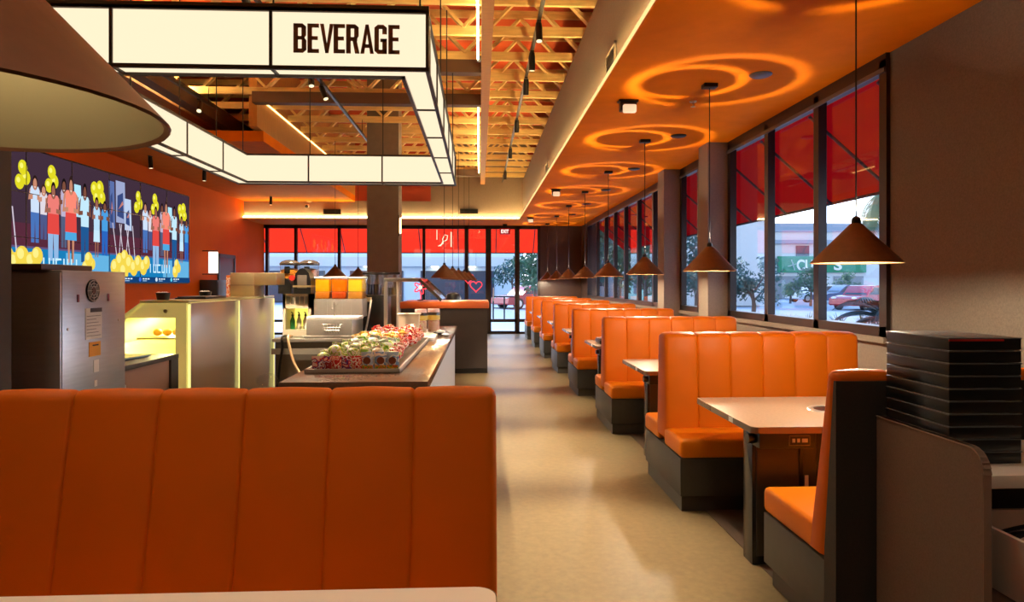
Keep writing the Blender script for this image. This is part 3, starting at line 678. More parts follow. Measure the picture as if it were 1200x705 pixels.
# ------------------------------------------------------------------ video wall
VY0, VY1, VZ0, VZ1 = 8.5, 14.72, 1.49, 3.30; VX = LX+.07
t = thing('video_wall', 'large bright video wall on the orange left wall showing people at easels', 'screen', (LX, (VY0+VY1)/2, VZ0))
SCRBG = emis('screen_mauve', (62, 44, 58), .62)
obj('back_box', G().box(LX, VX-.012, VY0-.02, VY1+.02, VZ0-.02, VZ1+.02), BLACKP, t)
pw = (VY1-VY0)/6; ph = (VZ1-VZ0)/3
for i in range(6):
    for j in range(3):
        obj('display_panel', G().box(VX-.012, VX, VY0+pw*i, VY0+pw*(i+1), VZ0+ph*j, VZ0+ph*(j+1)), SCRBG, t)
SC = {}
def E(c, s=.62): return emis('screen_%d_%d_%d' % c, c, s)
plist = []
def pic(o0, w):
    """the projected picture: shapes in the plane of the screen, u along the wall, v up"""
    H = VZ1-VZ0
    lay = [0]
    mats = []; g = G()
    def mi(c):
        m = E(c)
        if m not in mats: mats.append(m)
        return mats.index(m)
    def P(u, v): return (VX+.0008+lay[0]*.00012, o0+u*w, VZ0+v*H)
    def poly(pts, c):
        g.face([P(*p) for p in pts], mi(c)); lay[0] += 1
    def ell(u, v, ru, rv, c, n=14):
        poly([(u+ru*math.cos(2*PI*k/n), v+rv*math.sin(2*PI*k/n)) for k in range(n)], c)
    def rect(u0, u1, v0, v1, c): poly([(u0, v0), (u1, v0), (u1, v1), (u0, v1)], c)
    rect(0, 1, 0, .27, (24, 120, 176)); rect(0, 1, .255, .275, (92, 78, 120)); rect(0, 1, .27, .44, (84, 40, 56))
    rect(.62, 1, .02, .24, (96, 170, 214)); rect(.78, .8, .02, .27, (150, 200, 226))
    for k in range(11): rect(.05+.09*k, .06+.09*k+.02, .0, .012+.02*(k % 3), (16, 90, 150))
    # canvases and easels
    for (a, b, v0, v1, c) in ((.0, .06, .5, .93, (86, 106, 160)), (.07, .17, .56, .95, (150, 160, 196)), (.16, .235, .5, .8, (180, 198, 226)), (.69, .75, .55, .82, (170, 220, 238))):
        poly([(a, v0), (b, v0), (b-.01, v1), (a-.005, v1)], c)
        poly([(a+.01, v0+.06), (b-.02, v0+.04), (b-.03, v1-.1), (a+.012, v1-.14)], (54, 70, 120))
        poly([(a+.02, v0+.12), (b-.025, v0+.18), (b-.035, v1-.18)], (190, 120, 110))
    for (u, d) in ((.03, .05), (.10, .05), (.12, -.03), (.17, .05), (.2, -.04), (.24, .03)):
        poly([(u, .55), (u+.008, .55), (u+d+.008, .18), (u+d, .18)], (200, 190, 205))
    # balloons
    for (u, v, r) in ((.29, .74, .03), (.33, .78, .03), (.31, .85, .03), (.49, .76, .03), (.53, .8, .03), (.51, .87, .03), (.86, .82, .035), (.91, .84, .035), (.88, .75, .035), (.93, .76, .03)):
        ell(u, v, r, r*1.9, (214, 206, 34)); ell(u-.008, v+.012, r*.4, r*.7, (240, 236, 110))
    skin = [(196, 138, 112), (120, 74, 58), (150, 96, 78), (190, 130, 104)]
    # people: u, top v, foot v, half width, shirt, lower, skin, hair, skirt?
    for (u, vt, vf, hw, sh, lo, sk, hair, skirt) in (
            (.39, .80, .30, .03, (196, 214, 236), (70, 110, 176), 3, (40, 26, 24), 0),
            (.45, .75, .33, .025, (214, 206, 214), (74, 84, 130), 0, (60, 36, 30), 0),
            (.52, .78, .17, .042, (226, 120, 112), (140, 176, 216), 2, (28, 18, 20), 0),
            (.60, .83, .28, .024, (180, 170, 196), (80, 90, 120), 1, (26, 18, 18), 0),
            (.655, .86, .16, .045, (238, 132, 112), (74, 160, 214), 3, (46, 30, 26), 2),
            (.77, .83, .17, .036, (186, 222, 238), (30, 84, 140), 1, (22, 16, 18), 0),
            (.875, .74, .22, .028, (176, 212, 236), (190, 222, 240), 2, (24, 16, 18), 1),
            (.95, .72, .24, .03, (70, 150, 214), (40, 96, 180), 1, (30, 20, 20), 0)):
        hw *= 1.22; hh = (vt-vf); hd = hh*.092
        hip = vf+hh*.46; shv = vt-hh*.17
        if skirt == 0:
            poly([(u-hw*.8, hip+.02), (u+hw*.8, hip+.02), (u+hw*.72, vf), (u+hw*.12, vf), (u, hip-.05), (u-hw*.12, vf), (u-hw*.72, vf)], lo)
        else:
            kn = vf+hh*.28
            poly([(u-hw*.5, kn), (u-hw*.15, kn), (u-hw*.2, vf), (u-hw*.4, vf)], skin[sk]); poly([(u+hw*.15, kn), (u+hw*.5, kn), (u+hw*.4, vf), (u+hw*.2, vf)], skin[sk])
            poly([(u-hw*.75, hip+.03), (u+hw*.75, hip+.03), (u+hw*.85, kn-.01), (u-hw*.85, kn-.01)], lo)
        poly([(u-hw*.75, hip), (u+hw*.75, hip), (u+hw*.8, shv-.06), (u+hw, shv-.02), (u+hw*.6, shv+.015), (u-hw*.6, shv+.015), (u-hw, shv-.02), (u-hw*.8, shv-.06)], sh)
        if sh[0] > 220:
            poly([(u-hw*.8, hip+.09), (u+hw*.8, hip+.09), (u+hw*.85, hip-.07), (u-hw*.85, hip-.07)], (216, 70, 64))
        for s_ in (-1, 1):
            poly([(u+s_*hw*.75, shv-.0), (u+s_*hw*1.05, shv-.03), (u+s_*hw*1.25, hip+.09), (u+s_*hw*.4, hip+.1), (u+s_*hw*.4, hip+.135), (u+s_*hw*.95, hip+.13)], skin[sk])
        ell(u, vt-hd*.95, .0185, hd*1.25, hair); ell(u, vt-hd*1.2, .0135, hd*1.0, skin[sk])
        rect(u-hw*.14, u+hw*.14, shv, vt-hd*1.9, skin[sk])
        poly([(u-.006, vt-hd*1.6), (u+.006, vt-hd*1.6), (u, vt-hd*1.8)], (240, 226, 220))
    # lower balloons
    for (u, v, r) in ((.05, .14, .045), (.1, .2, .045), (.15, .24, .04), (.2, .18, .05), (.25, .14, .045), (.14, .1, .05), (.3, .19, .045), (.36, .15, .045), (.4, .2, .04), (.78, .12, .04), (.83, .16, .03), (.8, .2, .035)):
        ell(u, v, r, r*1.75, (232, 204, 74)); ell(u-.01, v+.02, r*.5, r*.9, (246, 228, 130))
    # broken block lettering
    for (u, kind) in ((.44, 'I'), (.48, 'U'), (.53, 'C'), (.59, 'U'), (.65, 'I'), (.69, 'I')):
        cc = (196, 232, 248)
        if kind in 'IU': rect(u, u+.01, .1, .19, cc)
        if kind == 'U': rect(u, u+.04, .1, .115, cc); rect(u+.03, u+.04, .1, .19, cc)
        if kind == 'C': rect(u, u+.01, .1, .19, cc); rect(u, u+.045, .175, .19, cc); rect(u, u+.045, .1, .115, cc)
    rect(0, 1, 0, .055, (18, 60, 110))
    for k, c in enumerate(((40, 190, 120), (60, 110, 220), (200, 220, 240), (90, 200, 230))):
        ell(.12+.2*k, .03, .014, .022, c)
        for q_ in range(3): rect(.15+.2*k+.03*q_, .172+.2*k+.03*q_, .03, .042, (214, 232, 246)); 
        rect(.15+.2*k, .2+.2*k, .012, .02, (150, 186, 220))
    o = obj('picture', g, mats, t, fixn=False)
pic(VY0, (VY1-VY0)/2); pic((VY0+VY1)/2, (VY1-VY0)/2)
g = G()
for i in range(7): g.box(VX, VX+.008, VY0+pw*i-.006, VY0+pw*i+.006, VZ0, VZ1)
for j in range(4): g.box(VX, VX+.008, VY0, VY1, VZ0+ph*j-.005, VZ0+ph*j+.005)
obj('bezel', g, BLACKP, t)
# projecting wall light beside the screen
t = thing('blade_lamp', 'small lit white blade lamp projecting from the orange wall beside the video wall', 'wall lamp', (LX, 15.6, 1.7))
obj('lamp_panel', G().box(LX+.14, LX+.34, 15.57, 15.63, 1.70, 2.18, r=.01), SCONCE, t)
obj('arm', G().tube([(LX, 15.6, 2.2), (LX+.34, 15.6, 2.2)], .012, n=6), BLACK, t)
obj('arm', G().tube([(LX, 15.6, 1.68), (LX+.34, 15.6, 1.68)], .012, n=6), BLACK, t)
t = thing('cabinet', 'tall dark grey cabinet under the small blade lamp', 'cabinet', (LX+.35, 15.7, 0))
obj('cabinet_body', G().box(LX+.02, LX+.4, 15.4, 16.0, 0, 1.55, r=.006), CHAR, t)
obj('cabinet_door', G().box(LX+.40, LX+.41, 15.43, 15.97, .05, 1.5, r=.003), CHARTOE, t)
# column light
t = thing('column_sconce', 'slim vertical light on the side of the grey column', 'wall lamp', (-1.4, 12.1, 2.3))
obj('sconce_tube', G().box(-1.40, -1.37, 12.0, 12.05, 2.34, 2.62, r=.01), SCONCEW, t)
obj('sconce_plate', G().box(-1.414, -1.40, 11.99, 12.07, 2.30, 2.66), BLACK, t)

# ------------------------------------------------------------------ host stand
t = thing('host_stand', 'dark host stand with orange top at the far end of the aisle', 'counter', (-.55, 11.8, 0))
obj('stand_body', G().box(-1.28, .13, 11.22, 12.6, 0, 1.06), mat('host_dark', (52, 44, 40), .55, noise=.08, nscale=6), t)
obj('stand_top', G().box(-1.3, .155, 11.2, 12.62, 1.06, 1.17, r=.015), mat('host_top', (214, 104, 48), .4), t)
obj('toe_kick', G().box(-1.27, .12, 11.21, 11.22, 0, .08), BLACKP, t)
t = thing('neon_reflection', 'added red neon flower imitating a reflection, on the orange host stand top', 'neon sign', (-1.05, 12.2, 1.17))  # flower shape added in place of a red reflection in the sneeze guard
p = []
for k in range(61):
    a = 2*PI*k/60; r_ = .085+.035*math.cos(5*a); p.append((-1.05+r_*math.cos(a), 12.2, 1.40+r_*math.sin(a)))
obj('neon_tube', G().tube(p, .012, n=6), NEONR, t)
obj('neon_heart', G().sphere((-1.05, 12.2, 1.40), .035), NEONW, t)
obj('neon_stem', G().tube([(-1.05, 12.2, 1.30), (-1.04, 12.2, 1.22), (-1.05, 12.2, 1.17)], .01, n=6), NEONR, t)
obj('stand_foot', G().box(-1.1, -1.0, 12.16, 12.24, 1.17, 1.185, r=.004), BLACK, t)
t = thing('round_chair', 'dark rounded chair back showing behind the host stand', 'chair', (-.5, 13.0, 0))
obj('chair_back', G().tube([(-.5, 13.0, .6), (-.5, 13.0, 1.2), (-.5, 13.0, 1.27), (-.5, 13.0, 1.30)], [.12, .15, .12, .04], n=20), BLACKP, t)
obj('chair_seat', G().lathe([(0, .46), (.22, .46), (.22, .54), (0, .54)], (-.5, 13.0, 0), 20), BLACKP, t)
for a in range(4):
    obj('leg', G().tube([(-.5+.1*math.cos(a*PI/2), 13.0+.1*math.sin(a*PI/2), .46), (-.5+.22*math.cos(a*PI/2), 13.0+.22*math.sin(a*PI/2), 0)], .012), BLACK, t)

# ------------------------------------------------------------------ snack island
IX0, IX1, IY0, IY1 = -1.16, -.30, 4.0, 9.2
t = thing('snack_island', 'long island counter with polished brown top and pale side panel', 'counter', ((IX0+IX1)/2, (IY0+IY1)/2, 0))
obj('counter_top', G().box(IX0, IX1, IY0, IY1, .845, .9, r=.004), COUNTER, t)
obj('island_body', G().box(IX0+.04, IX1-.06, IY0+.06, IY1-.06, .0, .845), CHAR, t)
obj('side_panel', G().box(IX1-.06, IX1-.03, IY0+.03, IY1-.03, .08, .845), mat('pale_side_panel', (196, 204, 214), .35), t)
obj('toe_kick', G().box(IX0+.06, IX1-.08, IY0+.08, IY1-.08, 0, .08), BLACKP, t)
TX0, TX1, TY0, TY1 = -1.105, -.505, 4.36, 6.88
t = thing('snack_tray', 'long low steel tray full of candy on the island counter', 'tray', ((TX0+TX1)/2, (TY0+TY1)/2, .9))
obj('tray_base', G().box(TX0, TX1, TY0, TY1, .9, .908), STEELD, t)
g = G()
for b in ((TX0, TX1, TY0, TY0+.015), (TX0, TX1, TY1-.015, TY1), (TX0, TX0+.015, TY0, TY1), (TX1-.015, TX1, TY0, TY1)): g.box(*b, .9, .93, r=.004)
obj('tray_rim', g, STEEL, t)
t = thing('serving_board', 'white board behind the candy tray under the sneeze guard', 'board', (-.72, 7.75, .9))
obj('board_plate', G().prism(rrect(-.9, -.46, 6.95, 8.25, .04), 'z', .9, .92), WHITEP, t)
# candies ------------------------------------------------------------
W_PURP = wrapmat('wrapper_purple_red', [(150, 26, 40), (236, 226, 230), (98, 40, 120), (214, 60, 50), (240, 200, 190)], 26)
W_RED = wrapmat('wrapper_red_white', [(190, 24, 24), (240, 224, 214), (206, 40, 34), (236, 180, 150)], 30)
W_BLUE = wrapmat('wrapper_blue_white', [(214, 222, 232), (120, 160, 206), (236, 232, 224), (176, 196, 220)], 18)
W_GRN = wrapmat('wrapper_green_white', [(240, 240, 214), (150, 200, 50), (244, 244, 230), (226, 232, 120), (130, 180, 56)], 26)
W_WHT = wrapmat('wrapper_white_mint', [(238, 234, 220), (190, 214, 190), (240, 238, 230), (214, 196, 150)], 26)
W_YEL = wrapmat('wrapper_yellow_orange', [(226, 150, 20), (240, 200, 60), (206, 104, 16), (238, 220, 140)], 26)
W_ORG = wrapmat('wrapper_orange_red', [(206, 66, 22), (230, 130, 40), (238, 214, 180), (180, 36, 24)], 26)
JELLY_G = mat('jelly_lid_green', (20, 140, 60), .3)
DISC = mat('packet_picture_brown', (120, 62, 40), .35)
STRIPE = wrapmat('packet_foot_orange_green', [(210, 84, 24), (230, 160, 30), (90, 140, 40), (220, 120, 30)], 40)
def pouch(name, w, h, th, m, seal=.012, extra=None):
    """standing pillow packet, centre bottom at the origin, facing -y"""
    g = G(); bm = g.bm; nx_, nz = 6, 7
    def sheet(sg):
        vs = []
        for j in range(nz+1):
            r = []
            for i in range(nx_+1):
                u = i/nx_; v = j/nz
                bul = th/2*(math.sin(PI*u)**.6)*(math.sin(PI*min(1, max(0, v)))**.6)
                r.append(bm.verts.new(((u-.5)*w*(1-.04*math.sin(PI*v)), sg*bul, v*h)))
            vs.append(r)
        for j in range(nz):
            for i in range(nx_):
                q_ = (vs[j][i], vs[j][i+1], vs[j+1][i+1], vs[j+1][i])
                bm.faces.new(q_ if sg < 0 else q_[::-1])
    sheet(-1); sheet(1)
    bmesh.ops.remove_doubles(bm, verts=bm.verts, dist=.0004)
    me_o = obj(name, g, m, None, 60)
    return me_o
def put(o, x, y, z, rz=0, rx=0, ry=0, s=1.0):
    o.location = (x, y, z); o.rotation_euler = (rx, ry, rz); o.scale = (s, s, s)
packs = []
pk1 = pouch('snack_packet', .066, .1, .03, W_PURP); pk2 = pouch('snack_packet', .066, .1, .03, W_RED)
pk3t = thing('snack_packet', 'x', 'packet')
g = G(); P3 = pouch('packet_bag', .082, .125, .034, W_BLUE); P3.parent = pk3t; P3.location = (0, 0, 0)
obj('packet_emblem', G().lathe([(0, 0), (.024, 0)], (0, 0, 0), 18), DISC, pk3t).rotation_euler = (PI/2, 0, 0)
for ch in pk3t.children:
    if ch.name.startswith('packet_emblem'): ch.location = (0, -.0185, .072)
obj('packet_foot', G().box(-.036, .036, -.0175, -.0165, .012, .042), STRIPE, pk3t)
FRL = 'snack packet in the tray front row, %s from the left'
row = [(-1.035, pk1, 'purple and red'), (-.975, pk1, 'purple and white'), (-.915, pk2, 'red and white'), (-.85, pk1, 'purple and red'), (-.785, pk2, 'red and white')]
used = set()
for k, (x, p, c) in enumerate(row):
    o = p if p.name not in used else p.copy()
    if o is not p: C.objects.link(o)
    used.add(p.name)
    tag(o, c+' '+FRL % NTH[k], 'packet', 'snack packets in the front row')
    put(o, x, TY0+.055, .909, random.uniform(-.15, .15), .12)
for k, x in enumerate((-.715, -.632, -.555)):
    o = pk3t if k == 0 else None
    if o is None:
        o = dup(pk3t, (0, 0, 0), 0)
    tag(o, 'blue white snack packet with brown disc, %s of three in the front row' % NTH[k], 'packet', 'snack packets in the front row')
    o.location = (x, TY0+.055, .909); o.rotation_euler = (.10, 0, (-.1, .05, -.05)[k])
def candy_mesh(name, kind):
    g = G()
    if kind == 'twist':
        g.sphere((0, 0, .03), .032, 0, 2, (1.15, .9, .9))
        for s_ in (-1, 1):
            for a in range(5):
                y_ = (a-2)*.009
                g.face([(s_*.034, 0, .03), (s_*.06, y_-.006, .03+.014*(a % 2)), (s_*.06, y_+.006, .03-.006*(a % 2))])
    elif kind == 'bag':
        g.sphere((0, 0, .032), .045, 0, 2, (1, .75, .75))
        g.box(-.03, .03, -.004, .004, .055, .078, r=.003)
    elif kind == 'cup':
        g.lathe([(0, 0), (.022, 0), (.03, .04), (.034, .042), (.034, .046), (0, .047)], (0, 0, 0), 16)
    return g
GREENCAP = mat('jelly_cap', (24, 148, 66), .3)
protos = {}
def candy(kind, m, mname, x, y, z, label, group, cat='candy'):
    key = (kind, mname)
    if key not in protos:
        o = obj({'twist': 'wrapped_candy', 'bag': 'candy_bag', 'cup': 'jelly_cup'}[kind], candy_mesh('c', kind), m, None, 60)
        protos[key] = o
    else:
        o = protos[key].copy(); C.objects.link(o)
    tag(o, label, cat, group)
    put(o, x, y, z, random.uniform(-3, 3) if kind != 'bag' else random.uniform(-.5, .5), random.uniform(-.35, .35), random.uniform(-.3, .3), random.uniform(.95, 1.25))
ny_ = 0; y = TY0+.13
while y < TY1-.06:
    f = (y-TY0)/(TY1-TY0)
    for i in range(7):
        x = TX0+.06+(TX1-TX0-.12)*(i+random.uniform(.2, .8))/7
        side = i >= 6
        if f < .0: ch = ('bag', W_PURP, 'purple', 'purple and red wrapped candy in the heap behind the front packets') if i < 4 else ('bag', W_BLUE, 'blue', 'blue and white wrapped candy in the heap behind the disc packets')
        elif f < .42:
            ch = random.choice((('bag', W_GRN, 'green', 'green and white candy bag in the near half of the heap'), ('bag', W_WHT, 'white', 'white candy bag in the near half of the heap'), ('twist', W_GRN, 'greent', 'green twist wrapped candy in the near half of the heap')))
        elif f < .72:
            ch = random.choice((('bag', W_YEL, 'yellow', 'yellow and orange candy bag in the middle of the heap'), ('cup', W_YEL, 'yellowc', 'orange jelly cup in the middle of the heap'), ('twist', W_ORG, 'oranget', 'orange twist wrapped candy in the middle of the heap')))
        else:
            ch = random.choice((('bag', W_RED, 'red', 'red and white candy bag at the far end of the heap'), ('twist', W_RED, 'redt', 'red twist wrapped candy at the far end of the heap'), ('bag', W_ORG, 'orangeb', 'orange and red candy bag at the far end of the heap')))
        if side and f > .12: ch = ('bag', W_RED, 'redside', 'red and white packet along the aisle edge of the candy tray')
        if f > .72 and i in (0, 1) and random.random() < .5: ch = ('cup', GREENCAP, 'gcap', 'green capped jelly cup at the far left of the heap')
        zz = .91+(.055 if 1 <= i <= 5 else .02)+random.uniform(0, .03)
        candy(ch[0], ch[1], ch[2], x, y, zz, ch[3], ch[3].replace('candy bag', 'candy bags').replace('candy in', 'candies in').replace('packet along', 'packets along').replace('jelly cup', 'jelly cups').replace('candy at', 'candies at'))
        if 1 <= i <= 5 and f > .05 and random.random() < .55:
            candy(ch[0], ch[1], ch[2], x+random.uniform(-.03, .03), y+random.uniform(-.03, .03), .908, ch[3], ch[3].replace('candy bag', 'candy bags').replace('candy in', 'candies in').replace('packet along', 'packets along').replace('jelly cup', 'jelly cups').replace('candy at', 'candies at'))
    y += .098
# sneeze guard
t = thing('sneeze_guard', 'glass sneeze guard with square metal posts over the far end of the candy', 'sneeze guard', (-.66, 7.4, .9))
YG0, YG1 = 6.92, 7.95
for yy, nm in ((YG0, 0), (YG1, 1)):
    obj('post', G().box(-.96, -.925, yy-.015, yy+.015, .9, 1.51, r=.004), STEEL, t)
    obj('top_arm', G().box(-.96, -.6, yy-.015, yy+.015, 1.49, 1.525, r=.004), STEEL, t)
    obj('slant_arm', G().bar((-.61, yy, 1.51), (-.385, yy, 1.30), .03, .03), STEELD, t)
obj('glass_panel', G().bar((-.6, (YG0+YG1)/2, 1.515), (-.385, (YG0+YG1)/2, 1.305), YG1-YG0, .006), CLEAR, t)
obj('glass_shelf', G().box(-.95, -.6, YG0, YG1, 1.525, 1.531), CLEAR, t)
obj('end_rail', G().box(-.96, -.925, YG0, YG1, 1.49, 1.52), STEEL, t)
# bin and jars on the island
t = thing('cream_tub', 'cream coloured tub on the island under the sneeze guard', 'tub', (-.75, 7.15, .9))
g = G().prism([(-.845, .91), (-.665, .91), (-.645, 1.14), (-.865, 1.14)], 'y', 7.3, 7.46)
obj('tub_body', g, CREAM, t); obj('tub_rim', G().box(-.875, -.635, 7.29, 7.47, 1.135, 1.15, r=.004), CREAM, t)
t.location = (-.755, 7.38, .92)
for ch in t.children: ch.location = Vector((-.75, 7.15, .9))-Vector((-.755, 7.38, .92))
def jar(x, y, label):
    t = thing('candy_jar', label, 'jar', (x, y, .92), 'clear jars on the island')
    obj('jar_glass', G().lathe([(0, .92), (.066, .92), (.07, .935), (.07, 1.13), (.06, 1.16)], (x, y, 0), 24), CLEAR, t)
    obj('jar_lid', G().lathe([(.0, 1.185), (.062, 1.185), (.068, 1.175), (.068, 1.145), (0, 1.145)], (x, y, 0), 24), mat('pink_lid', (226, 186, 176), .4), t)
    obj('jar_filling', G().lathe([(0, .928), (.064, .928), (.064, 1.05), (.03, 1.07), (0, 1.07)], (x, y, 0), 20), wrapmat('jar_sweets', [(232, 214, 180), (206, 90, 90), (240, 232, 214), (220, 180, 120)], 60), t)
    obj('jar_label', G().lathe([(.071, 1.06), (.071, 1.11)], (x, y, 0), 24), mat('yellow_label', (226, 196, 90), .5), t)
jar(-.655, 7.66, 'clear jar with pink lid beside the cream tub'); jar(-.52, 7.78, 'clear jar with pink lid nearest the aisle edge')
t = thing('black_dish', 'small black dish with white napkins on the island edge', 'dish', (-.43, 7.9, .9))
obj('dish_body', G().lathe([(0, .901), (.05, .901), (.085, .93), (.08, .932), (.045, .91), (0, .91)], (-.43, 7.6, 0), 24), BLACKP, t)
obj('folded_napkin', G().box(-.475, -.385, 7.56, 7.64, .915, .95, r=.008), WHITEP, t)
t = thing('plastic_wrapper', 'crumpled clear wrapper at the far corner of the island', 'wrapper', (-.37, 8.3, .9))
obj('wrapper_film', G().sphere((-.37, 7.5, .915), .05, 0, 2, (1, 2.2, .35)), mat('film', (206, 214, 226), .15, trans=.3), t)
t.location = (-.37, 7.5, .9)
for ch in t.children: ch.location = Vector((-.37, 8.3, .9))-Vector((-.37, 7.5, .9))

# ------------------------------------------------------------------ back counter and drink machines
t = thing('back_counter', 'steel back counter carrying the drink machines behind the island', 'counter', (-1.66, 7.55, 0))
obj('counter_top', G().box(-2.14, -1.17, 7.15, 8.5, .865, .9, r=.004), STEEL, t)
obj('front_panel', G().box(-2.12, -1.18, 7.2, 8.48, .1, .865), STEELD, t)
obj('drip_rail', G().box(-2.14, -1.17, 7.13, 7.15, .74, .80), STEEL, t)
obj('toe_kick', G().box(-2.1, -1.2, 7.25, 7.9, 0, .1), BLACKP, t)
# juice dispenser
t = thing('juice_dispenser', 'steel dispenser with three juice tanks, faucet and drip basket', 'drink dispenser', (-1.55, 7.5, .9))
obj('lower_body', G().box(-1.8, -1.33, 7.2, 7.86, .9, 1.10, r=.006).box(-1.82, -1.32, 7.16, 7.24, .901, .93, r=.006), STEEL, t)
obj('back_splash', G().box(-1.8, -1.28, 7.52, 7.86, 1.10, 1.30, r=.004).box(-1.66, -1.655, 7.512, 7.52, 1.11, 1.29).box(-1.5, -1.495, 7.512, 7.52, 1.11, 1.29).box(-1.4, -1.395, 7.512, 7.52, 1.11, 1.29), STEEL, t)
obj('ledge', G().box(-1.8, -1.27, 7.2, 7.55, 1.09, 1.125, r=.005), WHITEP, t)
f = obj('faucet', G().tube([(-1.53, 7.3, 1.12), (-1.53, 7.3, 1.24), (-1.53, 7.26, 1.27), (-1.53, 7.2, 1.26), (-1.53, 7.17, 1.2)], .01), STEEL, t)
obj('faucet_handle', G().tube([(-1.53, 7.3, 1.22), (-1.50, 7.32, 1.27)], .008), STEEL, f)
g = G()
for k in range(6):
    x = -1.62+.035*k; q_ = (x+1.53)*.75-1.53; g.tube([(x, 7.18, 1.045), (q_, 7.14, .985), (q_, 7.185, .955)], .003, n=5)
for z, y_, w_ in ((1.045, 7.18, .1), (1.01, 7.155, .09), (.985, 7.14, .08)): g.tube([(-1.53-w_, y_, z), (-1.53+w_, y_, z)], .005, n=5)
obj('wire_basket', g, STEELD, t)
for k, (x, c1, c2) in enumerate(((-1.8, (236, 158, 20), (206, 120, 30)), (-1.622, (226, 104, 8), (196, 74, 14)), (-1.445, (238, 186, 40), (208, 140, 50)))):
    tk = obj('juice_tank', G().box(x+.004, x+.172, 7.52, 7.84, 1.30, 1.53, r=.012), CLEAR, t)
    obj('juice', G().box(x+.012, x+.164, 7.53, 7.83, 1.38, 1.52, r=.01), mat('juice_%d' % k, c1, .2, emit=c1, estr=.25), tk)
    obj('juice_base', G().box(x+.012, x+.164, 7.53, 7.83, 1.303, 1.378, r=.006), mat('juice_base_%d' % k, c2, .3), tk)
    obj('tank_lid', G().box(x+.002, x+.174, 7.515, 7.845, 1.525, 1.545, r=.006), WHITEP, tk)
# coffee / tea machine with hoppers
t = thing('drink_machine', 'cream drink machine with lit yellow alcove and two clear bean hoppers', 'drink machine', (-2.0, 7.7, .9))
obj('machine_body', G().box(-2.13, -1.83, 7.5, 7.95, .9, .97).box(-2.13, -2.10, 7.5, 7.95, .97, 1.36).box(-1.86, -1.83, 7.5, 7.95, .97, 1.36).box(-2.13, -1.83, 7.5, 7.95, 1.2, 1.36).box(-2.13, -1.83, 7.9, 7.95, .97, 1.2), CREAM, t)
obj('alcove_light', G().box(-2.10, -1.86, 7.885, 7.9, .98, 1.19), emis('alcove_glow', (236, 214, 90), .9), t)
g = G()
for k in range(5): g.box(-2.09+.05*k, -2.055+.05*k, 7.494, 7.502, 1.25, 1.33)
obj('front_grille', g, STEELD, t)
for k, x in enumerate((-2.12, -1.905)):
    h_ = obj('bean_hopper', G().lathe([(.05, 1.42), (.1, 1.48), (.108, 1.67), (.10, 1.70)], (x, 7.75, 0), 20), CLEAR, t)
    obj('beans', G().lathe([(0, 1.42), (.05, 1.42), (.098, 1.48), (.103, 1.62), (.04, 1.64), (0, 1.64)], (x, 7.75, 0), 20), wrapmat('beans_%d' % k, [(200, 130, 30), (226, 160, 60), (150, 84, 40)] if k == 0 else [(150, 96, 70), (190, 140, 100), (120, 70, 50)], 80), h_)
    obj('hopper_lid', G().lathe([(.112, 1.675), (.112, 1.695), (.09, 1.715), (.05, 1.73), (0, 1.735)], (x, 7.75, 0), 20), mat('smoke_lid', (58, 50, 44), .15), h_)
    obj('lid_catch', G().box(x-.03, x+.03, 7.63, 7.65, 1.58, 1.66, r=.006), BLACKP, h_)
hd = obj('grinder_head', G().prism([(-1.99, 1.36), (-1.81, 1.36), (-1.81, 1.50), (-1.83, 1.58), (-1.87, 1.625), (-1.90, 1.635), (-1.93, 1.625), (-1.97, 1.58), (-1.99, 1.50)], 'y', 7.42, 7.62), BLACKP, t)
obj('head_plate', G().box(-1.95, -1.85, 7.412, 7.42, 1.42, 1.56, r=.004), STEELD, hd)
obj('head_collar', G().box(-2.0, -1.8, 7.41, 7.63, 1.43, 1.45), BRASS, hd)
obj('grinder_head', G().prism([(-2.16, 1.36), (-2.02, 1.36), (-2.02, 1.46), (-2.05, 1.51), (-2.09, 1.525), (-2.13, 1.51), (-2.16, 1.46)], 'y', 7.44, 7.64), BLACKP, t)
obj('red_valve', G().tube([(-2.0, 7.42, 1.53), (-2.0, 7.38, 1.53)], .03, n=12), mat('valve_red', (170, 40, 30), .4), t)
for k, (x, c) in enumerate(((-2.055, (40, 120, 60)), (-1.985, (210, 200, 170)), (-1.915, (214, 206, 180)))):
    t = thing('syrup_bottle', ('green footed syrup bottle in the yellow lit alcove', 'pale syrup bottle in the middle of the yellow alcove', 'pale syrup bottle at the right of the yellow alcove')[k], 'bottle', (x, 7.62, .97), 'syrup bottles in the alcove')
    obj('bottle_glass', G().lathe([(0, .97), (.026, .97), (.028, 1.06), (.012, 1.1), (.012, 1.12), (0, 1.12)], (x, 7.62, 0), 16), mat('bottle_%d' % k, c, .2), t)
    obj('pump_head', G().tube([(x, 7.62, 1.12), (x, 7.62, 1.15), (x, 7.58, 1.155)], .007).lathe([(.014, 1.115), (.014, 1.13), (0, 1.13)], (x, 7.62, 0), 12), BLACKP, t)
